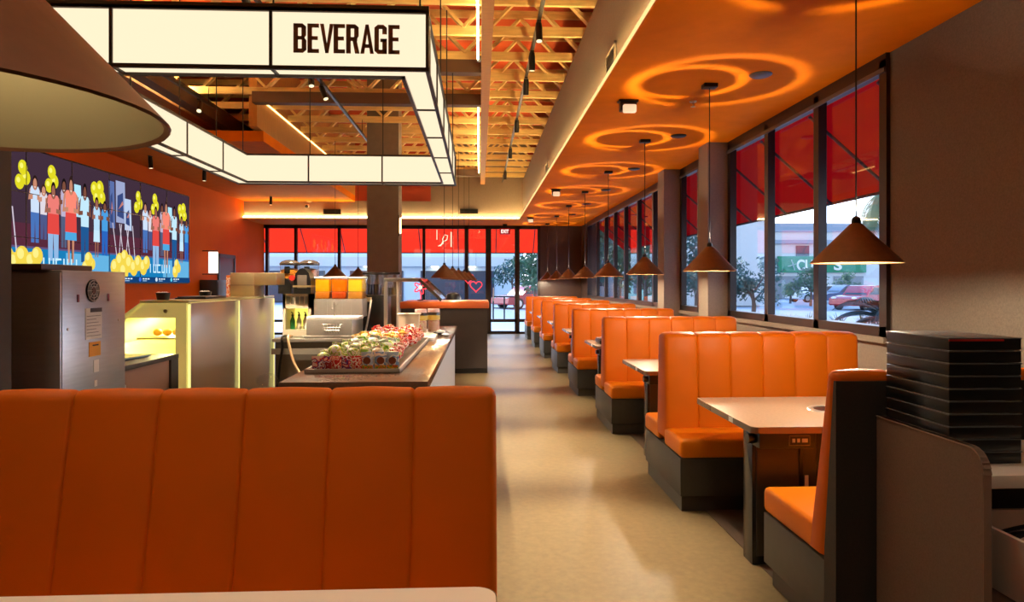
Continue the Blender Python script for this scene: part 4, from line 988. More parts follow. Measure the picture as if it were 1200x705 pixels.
# dark machine with clear tubes
t = thing('dark_dispenser', 'black machine below clear tubes with a long black lid, left of the sneeze guard', 'drink machine', (-1.12, 7.6, .9))
obj('machine_body', G().box(-1.27, -1.0, 7.42, 7.85, .92, 1.335, r=.006), BLACKP, t)
obj('side_rail', G().box(-1.285, -1.27, 7.40, 7.43, .9, 1.335).box(-1.0, -.985, 7.40, 7.43, .9, 1.335).box(-1.29, -.98, 7.40, 7.87, .9, .92), STEEL, t)
obj('sticker', G().box(-1.24, -1.17, 7.412, 7.42, 1.26, 1.31), CREAM, t)
for k in range(4):
    x = -1.24+.105*k
    tb = obj('clear_tube', G().lathe([(.05, 1.335), (.05, 1.575)], (x, 7.62, 0), 18), CLEAR, t)
    if k < 2: obj('tube_filling', G().lathe([(0, 1.337), (.046, 1.337), (.046, 1.46), (0, 1.46)], (x, 7.62, 0), 18), BLACKP, tb)
    else: obj('tube_filling', G().lathe([(0, 1.337), (.046, 1.337), (.046, 1.42), (0, 1.42)], (x, 7.62, 0), 18), mat('olive_filling', (110, 96, 60), .6), tb)
obj('tube_lid', G().box(-1.30, -.86, 7.56, 7.68, 1.575, 1.605, r=.008), BLACKP, t)
obj('tube_shelf', G().box(-1.0, -.86, 7.55, 7.7, 1.32, 1.335), STEELD, t)
t.location = (-1.2, 8.16, .9)
# hoses
def hose(pts, r, m, label, nm='hose'):
    P_ = [Vector(p) for p in pts]; out = []
    for i in range(len(P_)-1):
        a, b, c, d = P_[max(i-1, 0)], P_[i], P_[i+1], P_[min(i+2, len(P_)-1)]
        for s_ in range(6):
            u = s_/6; out.append(.5*((2*b)+(c-a)*u+(2*a-5*b+4*c-d)*u*u+(3*b-a-3*c+d)*u**3))
    out.append(P_[-1])
    return tag(obj(nm, G().tube(out, r, n=8), m), label, 'hose')
hose([(-2.03, 7.3, .916), (-2.03, 7.13, .915), (-2.02, 7.1, .8), (-2.05, 7.1, .6), (-2.07, 7.1, .35)], .014, BLACKP, 'black hose hanging down the steel counter front, left one')
hose([(-1.98, 7.3, .916), (-1.97, 7.135, .916), (-1.95, 7.11, .82), (-1.88, 7.09, .62), (-1.72, 7.07, .40), (-1.6, 7.1, .3)], .014, mat('tan_hose', (206, 170, 130), .4), 'tan hose crossing the steel counter front')
hose([(-1.62, 7.1, .72), (-1.58, 7.1, .6), (-1.55, 7.1, .45)], .014, BLACKP, 'black hose hanging down the steel counter front, right one')
hose([(-1.24, 7.9, 1.28), (-1.25, 7.7, 1.05), (-1.24, 7.5, .95), (-1.2, 7.3, .916), (-1.14, 7.1, .916)], .011, mat('pale_hose', (206, 196, 180), .4), 'pale hose bending beside the dark machine')

# ------------------------------------------------------------------ cake display case
CX, CY0, CY1, CZ = -2.16, 5.2, 7.3, 1.345
t = thing('display_case', 'glowing yellow glass display case with grey back panels', 'display case', (-2.6, 6.2, 0))
prof = [(CX-.03, .62), (CX-.03, CZ-.02), (-2.50, CZ-.02), (-2.95, .99), (-2.95, .62)]
g = G()
for yy in (CY0,): g.prism([(CX-.02, .62), (CX-.02, CZ-.02), (CX-.10, CZ-.02), (CX-.10, .62)], 'y', yy-.01, yy+.03); g.prism([(CX-.1, CZ-.13), (CX-.1, CZ-.02), (-2.50, CZ-.02), (-2.62, CZ-.13)], 'y', yy-.01, yy+.03); g.prism([(-2.48, CZ-.02), (-2.52, CZ-.02), (-2.97, .99), (-2.97, .62), (-2.88, .62), (-2.88, .98)], 'y', yy-.01, yy+.03)
obj('end_frame', g, mat('case_cream_frame', (226, 220, 160), .3, emit=(240, 226, 130), estr=.12), t)
mat('case_inner', (246, 234, 176), .4)
obj('end_glass', G().prism(prof, 'y', CY0+.03, CY0+.036), CASEGL, t)
obj('front_panel', G().bar((-2.51, (CY0+CY1)/2, CZ-.02), (-2.955, (CY0+CY1)/2, .98), CY1-CY0, .008).box(-2.965, -2.95, CY0, CY1, .6, .99), MATS['case_inner'], t)
obj('inner_back', G().box(CX-.04, CX-.03, CY0+.05, CY1, .62, CZ-.04), MATS['case_inner'], t)
obj('inner_far_end', G().prism(prof, 'y', CY1-.03, CY1-.02), MATS['case_inner'], t)
obj('case_floor', G().box(-2.95, CX-.03, CY0+.05, CY1-.03, .60, .63), WHITEP, t)
obj('case_shelf', G().box(-2.62, CX-.06, CY0+.15, CY1-.1, 1.04, 1.055), mat('shelf_cream', (240, 226, 170), .3), t)
obj('case_lamp', G().tube([(-2.48, CY0+.1, CZ-.06), (-2.48, CY1-.1, CZ-.06)], .012), CASELED, t)
obj('case_lamp', G().tube([(-2.3, CY0+.2, 1.025), (-2.3, CY1-.2, 1.025)], .008), CASELED, t)
obj('case_lamp', G().tube([(-2.3, CY0+.2, .70), (-2.3, CY1-.2, .70)], .012), CASELED, t)
light('case_light', 'POINT', (-2.5, 5.75, 1.22), 14, (1, .9, .5), t, shadow_soft_size=.05); light('case_light', 'POINT', (-2.5, 5.75, .85), 14, (1, .9, .5), t, shadow_soft_size=.05)
obj('case_top', G().box(-2.52, CX+.0, CY0-.01, CY1, CZ-.02, CZ, r=.003), mat('case_top_glass', (206, 200, 150), .12), t)
obj('case_base', G().box(-2.95, CX-.03, CY0, CY1, 0, .6), MAUVE, t)
for k, (a, b) in enumerate(((CY0+.02, 6.24), (6.26, 7.28))):
    obj('back_panel', G().box(CX-.025, CX, a, b, .02, CZ-.022, r=.004), GREYPNL, t)
for yy in (CY0+.005, 6.25, 7.29):
    obj('light_strip', G().box(CX-.012, CX+.003, yy-.007, yy+.007, .3, CZ-.03), CASEL, t)
obj('lock_knob', G().tube([(-2.33, CY0-.02, CZ-.08), (-2.33, CY0, CZ-.08)], .014, n=12), BRASS, t)
for k in range(5):
    x = -2.54+.075*k
    tag(obj('pastry', G().sphere((x, CY0+.32, 1.085), .034, 0, 2, (1, 1, .85)), mat('pastry_crust', (222, 160, 60), .6, noise=.2, nscale=40)), 'small golden pastry on the shelf of the lit display case', 'pastry', 'pastries on the display case shelf')
# low counter before the case
t = thing('service_counter', 'low mauve counter between the steel machine and the lit display case', 'counter', (-2.5, 4.5, 0))
obj('counter_body', G().box(-2.95, -2.115, 4.02, 4.86, 0, .95), MAUVE, t)
obj('counter_top', G().box(-2.96, -2.10, 4.0, 4.88, .95, .98, r=.003), CHARTOE, t)
obj('corner_post', G().box(-2.115, -2.1, 4.76, 4.87, 0, .95), CHAR, t)
obj('switch_box', G().box(-2.115, -2.095, 4.04, 4.16, .72, .87, r=.006), WHITEP, t)
t = thing('blue_sheet', 'pale blue plastic sheet lying on the low mauve counter', 'sheet', (-2.4, 4.5, .98))
obj('sheet_film', G().prism([(-2.85, 4.35), (-2.3, 4.35), (-2.22, 4.7), (-2.8, 4.78)], 'z', .981, .99), mat('blue_film', (120, 176, 196), .2), t)
obj('sheet_fold', G().prism([(-2.30, 4.36), (-2.24, 4.4), (-2.2, 4.68), (-2.25, 4.69)], 'z', .989, .998), mat('blue_film_edge', (170, 206, 214), .2), t)
# bowls and box on the case
def bowl(x, y, label):
    t = thing('black_bowl', label, 'bowl', (x, y, CZ), 'black bowls on the display case')
    obj('bowl_body', G().lathe([(0, CZ+.001), (.042, CZ+.001), (.052, CZ+.055), (.048, CZ+.055), (.04, CZ+.02), (0, CZ+.02)], (x, y, 0), 20), BLACKP, t)
    g = G()
    for k in range(6): g.sphere((x+.026*math.cos(k), y+.026*math.sin(k*1.3), CZ+.052), .017, 0, 1, (1, 1, .7))
    obj('white_sweets', g, WHITEP, t)
bowl(-2.39, 5.28, 'black bowl with white sweets on the near end of the display case')
bowl(-2.38, 6.05, 'black bowl with white sweets near the middle of the display case')
tag(obj('flat_tray', G().box(-2.42, -2.18, 5.55, 6.0, CZ, CZ+.012, r=.003).box(-2.41, -2.19, 5.57, 5.98, CZ+.012, CZ+.02), BLACKP), 'thin black tray lying on the display case top', 'tray')
t = thing('metal_register', 'champagne metal box with a notch standing on the display case', 'box', (-2.2, 6.9, CZ))
obj('box_body', G().box(-2.42, -2.19, 6.75, 7.05, CZ, 1.575, r=.004).box(-2.192, -1.98, 6.75, 7.05, 1.455, 1.575, r=.004), BRASS, t)
obj('seam_line', G().box(-2.42, -1.98, 6.748, 6.75, 1.452, 1.456), STEELD, t)
t = thing('snack_carton', 'small red and orange carton beside the champagne metal box', 'carton', (-2.46, 6.85, CZ))
obj('carton_body', G().box(-2.475, -2.43, 6.8, 6.9, CZ, 1.53), wrapmat('carton_print', [(206, 50, 30), (240, 220, 200), (226, 110, 30)], 40), t)
obj('carton_flap', G().box(-2.475, -2.43, 6.8, 6.82, 1.53, 1.55), mat('carton_flap', (226, 110, 40), .5), t)
t = thing('glass_dome', 'clear rounded cover lying low beside the grey panels', 'cover', (-1.95, 6.3, 0))
obj('dome_glass', G().sphere((-1.9, 6.2, .6), .1, 0, 3, (1, 1, .7)), CLEAR, t)
obj('dome_stand', G().box(-2.0, -1.8, 6.1, 6.3, .0, .53, r=.01), CHAR, t)

# ------------------------------------------------------------------ steel machine, left
t = thing('steel_machine', 'tall brushed steel machine with a round fan grille on its side', 'machine', (-2.2, 3.4, 0))
MX = -1.885; MY0, MY1 = 3.18, 3.73; MZ = 1.53
obj('front_panel', G().box(-2.56, MX-.002, MY0-.012, MY0, .12, MZ-.01, r=.003), STEELM, t)
obj('machine_body', G().box(-2.56, MX, MY0, MY1, .1, MZ, r=.004), STEELM, t)
obj('top_board', G().box(-2.6, MX-.06, MY0-.05, MY1-.2, MZ, MZ+.028, r=.004), mat('dark_wood_board', (84, 50, 30), .4, noise=.2, nscale=8), t)
fy = 3.42; fz = 1.435
fan = obj('fan_grille', G().tube([(MX, fy, fz), (MX+.006, fy, fz)], .055, n=28), BLACKP, t)
g = G()
for r_ in (.05, .036, .022): g.tube([(MX+.008, fy+r_*math.cos(2*PI*k/24), fz+r_*math.sin(2*PI*k/24)) for k in range(25)], .002, n=5)
for a in range(4): g.tube([(MX+.008, fy-.055*math.cos(a*PI/4), fz-.055*math.sin(a*PI/4)), (MX+.008, fy+.055*math.cos(a*PI/4), fz+.055*math.sin(a*PI/4))], .002, n=5)
obj('fan_guard', g, STEEL, fan)
obj('fan_hub', G().tube([(MX+.004, fy, fz), (MX+.01, fy, fz)], .016, n=14), mat('hub_brown', (96, 60, 40), .5), fan)
obj('rating_label', G().box(MX, MX+.002, 3.36, 3.50, 1.20, 1.35), WHITEP, t)
g = G().box(MX+.001, MX+.003, 3.40, 3.50, 1.33, 1.35)
for k in range(7): g.box(MX+.001, MX+.003, 3.37, 3.49-.02*(k % 3), 1.215+.016*k, 1.217+.016*k)
obj('label_print', g, BLACKP, t)
obj('warning_label', G().box(MX, MX+.002, 3.39, 3.49, 1.115, 1.185), mat('label_orange', (236, 160, 20), .5), t)
obj('warning_print', G().box(MX+.001, MX+.003, 3.42, 3.47, 1.165, 1.172), BLACKP, t)
obj('small_label', G().box(MX, MX+.002, 3.43, 3.475, 1.035, 1.095), WHITEP, t)
obj('small_label', G().box(MX, MX+.002, 3.435, 3.46, .965, .995), WHITEP, t)
for y_, z_ in ((3.3, 1.4), (3.56, 1.4)): obj('latch', G().box(MX, MX+.004, y_-.008, y_+.008, z_-.018, z_+.018, r=.002), mat('latch_red', (120, 40, 60), .4), t)
for y_, z_ in ((3.22, 1.26), (3.66, 1.28)): obj('screw', G().tube([(MX, y_, z_), (MX+.003, y_, z_)], .006, n=8), STEEL, t)
obj('screw', G().tube([(-2.23, MY0-.012, 1.27), (-2.23, MY0-.018, 1.27)], .012, n=10), STEEL, t)
obj('machine_foot', G().box(-2.5, MX-.04, MY0+.03, MY1-.03, 0, .1), BLACKP, t)

# ------------------------------------------------------------------ right foreground station
t = thing('partition_screen', 'grey brown upright partition panel with rounded corner in the right foreground', 'partition', (1.56, 2.3, 0))
p = [(2.03, .0), (2.60, .0), (2.60, .955), (2.10, .955)]
for k in range(1, 7): a = PI/2+PI/2*k/6; p.append((2.10+.07*math.cos(a), .885+.07*math.sin(a)))
g = G().prism([(y_, z_) for y_, z_ in p], 'x', 1.552, 1.572)
obj('panel', g, PARTN, t)
def off(p, d): return [(y_ + (-d if y_ < 2.3 else 0), z_ + (d if z_ > .9 else 0)) for y_, z_ in p]
eg = G(); path = [(2.60, .955), (2.10, .955)]+[(2.10+.07*math.cos(PI/2+PI/2*k/6), .885+.07*math.sin(PI/2+PI/2*k/6)) for k in range(1, 7)]+[(2.03, 0)]
for (a, b) in zip(path[:-1], path[1:]): eg.bar((1.562, a[0], a[1]), (1.562, b[0], b[1]), .024, .006, up=(1, 0, 0)) if False else eg.prism([(a[0], a[1]), (b[0], b[1]), (b[0]*.998+.0, b[1]-.004), (a[0], a[1]-.004)], 'x', 1.549, 1.575)
obj('edge_band', eg, PARTE, t)
t = thing('service_shelf', 'white service shelf unit beside the partition in the lower right corner', 'shelf unit', (2.0, 2.3, 0))
obj('top_board', G().box(1.58, 2.55, 2.10, 2.58, .815, .858, r=.004), WHITE, t)
obj('lower_board', G().box(1.58, 2.55, 1.55, 2.58, .455, .48, r=.004), mat('shelf_brown', (84, 66, 54), .5), t)
obj('rear_board', G().box(1.58, 2.55, 2.56, 2.58, .48, .815), mat('shelf_bluegrey', (84, 90, 100), .4), t)
obj('side_board', G().box(2.53, 2.55, 2.10, 2.56, .0, .815), WHITE, t)
obj('leg', G().box(1.585, 1.615, 2.52, 2.55, 0, .455), BLACK, t); obj('leg', G().box(1.585, 1.615, 1.6, 1.63, 0, .455), BLACK, t); obj('leg', G().box(2.5, 2.53, 1.6, 1.63, 0, .455), BLACK, t)
t = thing('storage_bin', 'white plastic bin holding black cables on the service shelf', 'bin', (1.85, 2.0, .48))
g = G(); bm = g.bm
def rect4(x0, x1, y0, y1, z): return [bm.verts.new(v) for v in ((x0, y0, z), (x1, y0, z), (x1, y1, z), (x0, y1, z))]
A = rect4(1.66, 2.1, 1.70, 2.26, .485); B = rect4(1.635, 2.13, 1.67, 2.285, .69); B2 = rect4(1.65, 2.115, 1.685, 2.27, .69); A2 = rect4(1.675, 2.085, 1.715, 2.245, .50)
for P_, Q_ in ((A, B), (B, B2), (B2, A2)):
    for i in range(4): bm.faces.new((P_[i], P_[(i+1) % 4], Q_[(i+1) % 4], Q_[i]))
bm.faces.new(A[::-1]); bm.faces.new(A2)
obj('bin_shell', g, PINKPL, t)
for k in range(4):
    pts = []
    cx, cy, r_ = 1.78+.05*(k % 2), 1.98+.06*k, .075+.01*k
    for a in range(19): pts.append((cx+r_*math.cos(a*PI/9), cy+r_*math.sin(a*PI/9)*.8, .63+.012*k+.05*math.sin(a*PI/9+k)))
    tag(obj('cable_coil', G().tube(pts, .008, n=7, caps=False), BLACKP), 'coil of black cable lying in the white bin', 'cable', 'black cables in the white bin')
BXX0, BXX1, BYY0, BYY1 = 1.585, 1.84, 2.235, 2.59; bh = .0428
for k in range(10):
    z = .859+bh*k
    lab = 'flat black box in the stack beside the partition, %s from the bottom' % NTH[k] if k < 9 else 'topmost flat black box of the stack, with a red line on its edge'
    t = thing('black_box', lab, 'box', ((BXX0+BXX1)/2, (BYY0+BYY1)/2, z), 'stacked flat black boxes')
    obj('box_body', G().box(BXX0, BXX1, BYY0, BYY1, z, z+bh-.005, r=.003), BLACKBOX, t)
    obj('box_lip', G().box(BXX0-.002, BXX1+.002, BYY0-.002, BYY1+.002, z+bh-.005, z+bh-.0015, r=.001), BOXLINE, t)
    if k == 9: obj('red_line', G().box(BXX0-.002, BXX0+.19, BYY0-.0035, BYY0-.001, z+bh-.012, z+bh-.006), mat('red_line', (196, 40, 34), .4), t)

# ------------------------------------------------------------------ awnings
def awning_side():
    t = thing('red_awning', 'shaded red sloping canopy outside the right hand windows', 'awning', (3.8, 12, 2.4))
    obj('awning_cloth', G().face([(WX+.34, 3.5, 3.22), (WX+.34, 19.9, 3.22), (4.25, 19.9, 2.44), (4.25, 3.5, 2.44)]), AWN_SHADE, t)
    for k in range(13):
        y_ = 4.4+1.2*k
        obj('awning_rib', G().tube([(WX+.35, y_, 3.17), (4.22, y_, 2.42)], .016, n=6), AWNF, t)
    obj('front_bar', G().tube([(4.24, 3.5, 2.43), (4.24, 19.9, 2.43)], .018, n=6), AWNF, t)
awning_side()
t = thing('red_awning', 'bright red sloping canopy outside the far windows', 'awning', (-2.2, 20.6, 2.4))
obj('awning_cloth', G().face([(-7, FY+.17, 3.2), (3.2, FY+.17, 3.2), (3.2, 21.1, 2.42), (-7, 21.1, 2.42)]), AWN, t)
for k in range(9):
    x = -6.4+1.15*k
    obj('awning_rib', G().tube([(x, FY+.19, 3.16), (x, 21.08, 2.40)], .016, n=6), AWNF, t)
obj('front_bar', G().tube([(-7, 21.1, 2.41), (3.2, 21.1, 2.41)], .018, n=6), AWNF, t)

# ------------------------------------------------------------------ outside
PAVE = mat('pale_pavement', (176, 190, 204), .7, noise=.05, nscale=.8)
struct('ground', G().box(-60, 140, -40, 160, -.15, -.055), mat('asphalt', (150, 164, 180), .75, noise=.06, nscale=.5))
struct('pavement', G().box(3.25, 9.5, -10, 30, -.055, -.01), PAVE); struct('pavement_far', G().box(-30, 9.5, 20.1, 27.5, -.055, -.012), PAVE)
BWALL = mat('pale_render', (206, 206, 202), .8, noise=.03, nscale=.5); BTRIM = mat('pale_cornice', (150, 160, 172), .8); BDARK = mat('dark_opening', (50, 58, 74), .3)
BGREEN = mat('green_fascia', (0, 128, 88), .5)
def dd(x, d, Z=None):
    f = 800; s = math.sin(math.atan(38/800)); c = math.cos(math.atan(38/800)); X = c*(x-562)*d/f; return X, (d-X*s)/c
t = thing('shop_building', 'pale two storey shop building with green sign across the street', 'building', (33, 66, 0))
obj('wall', G().box(25.5, 58, 66, 80, 0, 6.6), BWALL, t)
obj('cornice', G().box(25.2, 58, 65.6, 80, 5.4, 5.75).box(25.3, 58, 65.8, 80, 6.55, 6.8), BTRIM, t)
obj('roof_drum', G().box(27, 46, 67, 78, 6.6, 7.5), BTRIM, t)
for x in (26.2, 31.2, 36.5, 43): obj('window', G().box(x, x+1.3, 65.9, 66.0, 3.9, 5.2), BDARK, t)
sg = obj('sign_fascia', G().box(29.3, 38.2, 65.75, 66, 2.55, 4.15), BGREEN, t)
text('sign_lettering', 'CUR', WHITEP, sg, 2.5, 1.05, (32.4, 65.74, 3.3), FACE_CAM, .02, .03)
text('sign_lettering', 'S', WHITEP, sg, .8, 1.05, (35.3, 65.74, 3.3), FACE_CAM, .02, .03)
g = G()
for k in range(4): g.bar((30.75, 65.72, 3.3), (30.75+.55*math.cos(k*PI/2+.3), 65.72, 3.3+.55*math.sin(k*PI/2+.3)), .02, .34, up=(0, 1, 0))
obj('sign_emblem', g, WHITEP, sg)
obj('shop_front', G().box(29, 33, 65.9, 66, 0, 2.2).box(35, 38, 65.9, 66, 0, 2.2), mat('shop_glass', (120, 130, 136), .2), t)
t = thing('low_building', 'lower grey building wing to the left of the green sign shop', 'building', (18, 70, 0))
obj('wall', G().box(9, 25.1, 68, 84, 0, 5.2), BTRIM, t); obj('parapet', G().box(8.8, 25.15, 67.7, 84, 4.9, 5.4), BWALL, t)
for k in range(4): obj('window', G().box(11+3.6*k, 12.6+3.6*k, 67.9, 68, 1.2, 3.4), BDARK, t)
t = thing('street_building', 'pale beige building seen through the middle windows', 'building', (17, 50, 0))
obj('wall', G().box(13.5, 19, 44, 64, 0, 6.0), BWALL, t); obj('roof_edge', G().box(13.3, 19.2, 43.8, 64, 5.6, 6.1), BTRIM, t)
obj('ground_band', G().box(13.4, 13.5, 44, 64, 0, 2.4), mat('teal_band', (110, 160, 160), .5), t)
for k in range(5): obj('window', G().box(13.35, 13.4, 45.5+3.8*k, 47.3+3.8*k, .6, 2.9), BDARK, t)
t = thing('garage_building', 'long pale building with dark garage openings beyond the far windows', 'building', (-8, 46, 0))
obj('wall', G().box(-30, 3.5, 56, 68, 0, 4.8), mat('blue_pale_render', (212, 222, 228), .8), t)
obj('fascia', G().box(-30, 3.7, 55.2, 68, 2.85, 3.6), BWALL, t)
for x0, x1 in ((-26, -19.5), (-18.5, -12.5), (-10.5, -6.2), (-4.8, 1.2)): obj('garage_opening', G().box(x0, x1, 55.9, 56.02, 0, 2.5), BDARK, t)
for x in (-9, -7, -3.6, -.6): obj('soffit_lamp', G().box(x-.3, x+.3, 55.3, 55.9, 2.78, 2.85), emis('soffit_lamp', (255, 240, 200), 3), t)
# plants
def leafmat(n, c): return mat(n, c, .6, noise=.3, nscale=3)
LEAF = [leafmat('leaf_a', (70, 104, 72)), leafmat('leaf_b', (58, 96, 90)), leafmat('leaf_c', (92, 120, 70))]
BARK = mat('bark', (96, 82, 74), .9)
def tree(x, y, h, r, n, label, lm, group='street trees outside'):
    t = thing('street_tree', label, 'tree', (x, y, 0), group)
    g = G(); g.tube([(x, y, -.05), (x+.05, y, h*.3), (x, y+.03, h*.55)], [.1, .08, .04])
    for a in range(4): g.tube([(x, y, h*.35+.1*a), (x+r*.5*math.cos(a*1.7), y+r*.5*math.sin(a*1.7), h*.6+.1*a)], [.04, .02])
    obj('trunk', g, BARK, t)
    g = G()
    cl = [(Vector((random.gauss(0, r*.4), random.gauss(0, r*.4), random.uniform(-.25, .35)*h)), random.uniform(.3, .55)*r) for _ in range(12)]
    for _ in range(n):
        c, rr = random.choice(cl); d = Vector((random.gauss(0, 1), random.gauss(0, 1), random.gauss(0, .8))).normalized()*rr*random.random()**.4
        p = c+d+Vector((x, y, h*.66)); u = Vector((random.gauss(0, 1), random.gauss(0, 1), random.gauss(0, 1))).normalized(); v = u.orthogonal().normalized(); s_ = random.uniform(.07, .15)*(r/1.2)
        g.face([p-u*s_, p+v*s_*.5, p+u*s_, p-v*s_*.5])
    obj('crown', g, lm, t, fixn=False)
def place(px, d): return dd(px, d)
for (px, d, h, r, lab, k) in ((882, 24, 2.3, 1.0, 'bushy blue green tree outside the first wide window pane', 1), (950, 46, 2.35, 1.2, 'green tree in front of the green shop sign', 0), (990, 58, 2.3, 1.0, 'green tree right of the shop sign behind the red car', 0),
        (926, 52, 1.5, .8, 'small tree left of the white car', 2), (815, 22, 3.0, 1.1, 'green tree outside the window between the two piers', 1), (755, 24, 3.4, 1.3, 'green tree beyond the middle windows, nearer one', 0), (725, 30, 4.0, 1.5, 'tall tree beyond the middle windows, farther one', 1), (700, 34, 4.2, 1.6, 'tree beyond the last windows of the row', 0),
        (626, 38, 3.4, 1.5, 'green tree seen through the far side light of the door', 0), (600, 50, 3.6, 1.5, 'dark green tree beyond the far door glass', 1)):
    x, y = place(px, d); tree(x, y, h, r, 1100, lab, LEAF[k])
def spiky(px, d, h, label):
    x, y = place(px, d); t = thing('spiky_plant', label, 'plant', (x, y, 0), 'spiky plants along the kerb')
    g = G()
    for k in range(26):
        a = random.uniform(0, 2*PI); lean = random.uniform(.15, .8); L = h*random.uniform(.7, 1.1); w = .035
        sd = Vector((-math.sin(a), math.cos(a), 0)); pts = []
        for s_ in range(5):
            u = s_/4; p = Vector((x, y, -.02))+Vector((math.cos(a), math.sin(a), 0))*lean*L*u*u+Vector((0, 0, L*u*(1-.3*lean*u))); pts.append((p, w*(1-u)+.003))
        for (p, w0), (q_, w1) in zip(pts[:-1], pts[1:]): g.face([p-sd*w0, p+sd*w0, q_+sd*w1, q_-sd*w1])
    obj('leaf_blades', g, LEAF[2], t, fixn=False)
    obj('plant_crown', G().lathe([(0, .12), (.06, .1), (.09, -.05), (0, -.05)], (x, y, 0), 10), BARK, t)
for k, (px, d) in enumerate(((921, 19.5), (947, 19.8), (983, 19), (1010, 19.3), (868, 20.5), (893, 20.9))):
    spiky(px, d, .72, 'green spiky plant on the kerb outside, %s from the right end' % NTH[5-k])
struct('kerb', G().box(7.5, 12.5, 12, 24, -.055, .06), mat('pink_kerb', (176, 120, 128), .8))
# palm: trunk, hanging fronds
def frond(g, base, d0, L, droop, wl_=.32, n=22, hw=.014):
    d0 = Vector(d0).normalized(); p = Vector(base); pts = []
    for i in range(n):
        u = i/(n-1); pts.append(p.copy()); d0 = (d0+Vector((0, 0, -droop/n*(1+u)))).normalized(); p = p+d0*L/n
    g.tube(pts, [.012*(1-.8*i/n) for i in range(n)], n=5)
    for i in range(2, n):
        t_ = (pts[i]-pts[i-1]).normalized(); s_ = t_.cross(Vector((0, 0, 1)))
        if s_.length < .01: continue
        s_.normalize(); u = i/(n-1); l = wl_*math.sin(PI*min(1, .15+u*.85))
        for sg_ in (-1, 1):
            tip = pts[i]+(s_*sg_*.75+t_*.7+Vector((0, 0, -.35))).normalized()*l
            g.face([pts[i]-t_*hw, pts[i]+t_*hw, tip])
x, y = place(1043, 9.0)
t = thing('palm_plant', 'dark palm fronds close outside the nearest window pane, low right', 'palm', (x, y, 0))
g = G()
for a, e, L in ((2.6, .9, .95), (3.3, .5, 1.0), (3.9, 1.1, .9), (2.9, 1.6, .9), (4.5, .7, .8), (2.1, .6, .8), (1.2, .9, .8), (.2, .8, .8), (5.6, .9, .8), (3.1, .1, .85), (3.5, 1.9, .9)):
    frond(g, (x, y, .95), (math.cos(a), math.sin(a), e), L, 1.5, .36, 22, .02)
obj('fronds', g, mat('palm_dark', (34, 52, 46), .5), t, fixn=False)
obj('palm_stem', G().tube([(x, y, -.05), (x, y, .98)], [.09, .06]), BARK, t)
x, y = place(1040, 17); t = thing('palm_tree', 'tall palm with pale hanging fronds behind the nearest pendant lamp', 'palm', (x, y, 0))
g = G()
for k in range(16): frond(g, (x, y, 3.75), (math.cos(k*.9), math.sin(k*.9), .3-.12*(k % 4)), 1.5, 3.0, .6, 22, .03)
obj('fronds', g, LEAF[0], t, fixn=False); obj('trunk', G().tube([(x+.4, y, -.05), (x+.35, y, 2), (x, y, 3.8)], [.12, .1, .08]), BARK, t)
x, y = place(1038, 20); t = thing('street_pole', 'dark blue grey street pole at the edge of the nearest window', 'pole', (x, y, 0))
obj('pole_shaft', G().tube([(x, y, -.05), (x, y, 5)], .13, n=12), mat('pole_blue', (70, 90, 110), .5), t); obj('pole_base', G().box(x-.25, x+.25, y-.25, y+.25, -.05, .25, r=.03), BTRIM, t)
# cars
TYRE = mat('tyre', (24, 24, 26), .7); CGLASS = mat('car_glass', (40, 52, 62), .1)
def car(px, d, heading, color, label, nm, suv=False):
    x, y = place(px, d); t = thing('parked_car', label, 'car', (0, 0, 0), 'cars across the street')
    paint = mat('car_paint_'+nm, color, .25, coat=.5)
    L, Wd, Hh = (4.5, 1.85, 1.68) if suv else (4.4, 1.75, 1.42)
    hb = .95 if suv else .85
    body = [(-L/2, .35), (-L/2+.05, .65), (-L/2+.25, hb-.08), (-L*.22, hb), (L/2-.35, hb), (L/2-.05, hb-.12), (L/2, .4), (L/2-.1, .26), (-L/2+.1, .26)]
    cab = [(-L*.24, hb-.02), (-L*.10, Hh-.06), (-L*.05, Hh), (L*.30, Hh), (L*.36, Hh-.06), (L*.46 if suv else L*.40, hb-.02)]
    obj('body', G().prism(body, 'y', -Wd/2, Wd/2), paint, t)
    obj('cabin', G().prism(cab, 'y', -Wd/2+.1, Wd/2-.1), paint, t)
    for s_ in (-1, 1):
        yy = s_*(Wd/2-.095)
        g = G()
        g.prism([(-L*.19, hb+.04), (-L*.085, Hh-.12), (L*.10, Hh-.12), (L*.10, hb+.04)], 'y', yy-.01, yy+.01); g.prism([(L*.12, hb+.04), (L*.12, Hh-.12), (L*.29, Hh-.12), (L*.36, hb+.04)], 'y', yy-.01, yy+.01)
        obj('side_window', g, CGLASS, t)
        for xx in (-L*.31, L*.30):
            obj('wheel', G().tube([(xx, s_*(Wd/2-.2), .33), (xx, s_*(Wd/2+.01), .33)], .33, n=20).tube([(xx, s_*(Wd/2), .33), (xx, s_*(Wd/2+.02), .33)], .2, m=1, n=14), [TYRE, STEEL], t)
    obj('windscreen', G().face([(-L*.225-.012, -Wd/2+.2, hb+.03), (-L*.225-.012, Wd/2-.2, hb+.03), (-L*.105-.012, Wd/2-.25, Hh-.1), (-L*.105-.012, -Wd/2+.25, Hh-.1)]), CGLASS, t)
    for s_ in (-1, 1): obj('headlight', G().sphere((-L/2+.12, s_*(Wd/2-.25), .68), .13, 0, 2, (.6, 1.3, .7)), WHITEP, t)
    for s_ in (-1, 1): obj('taillight', G().box(L/2-.1, L/2-.02, s_*(Wd/2-.2)-.15, s_*(Wd/2-.2)+.15, .62, .8), mat('tail_red', (170, 20, 24), .3), t)
    t.location = (x, y, -.055); t.rotation_euler = (0, 0, heading)
car(1014, 40, .5, (168, 24, 40), 'red car with white headlights in the right window behind the lamp', 'red')
car(990, 52, .1, (40, 66, 110), 'dark blue car behind the red car across the street', 'blue')
car(955, 56, .2, (220, 224, 228), 'small white car left of the blue car across the street', 'white')
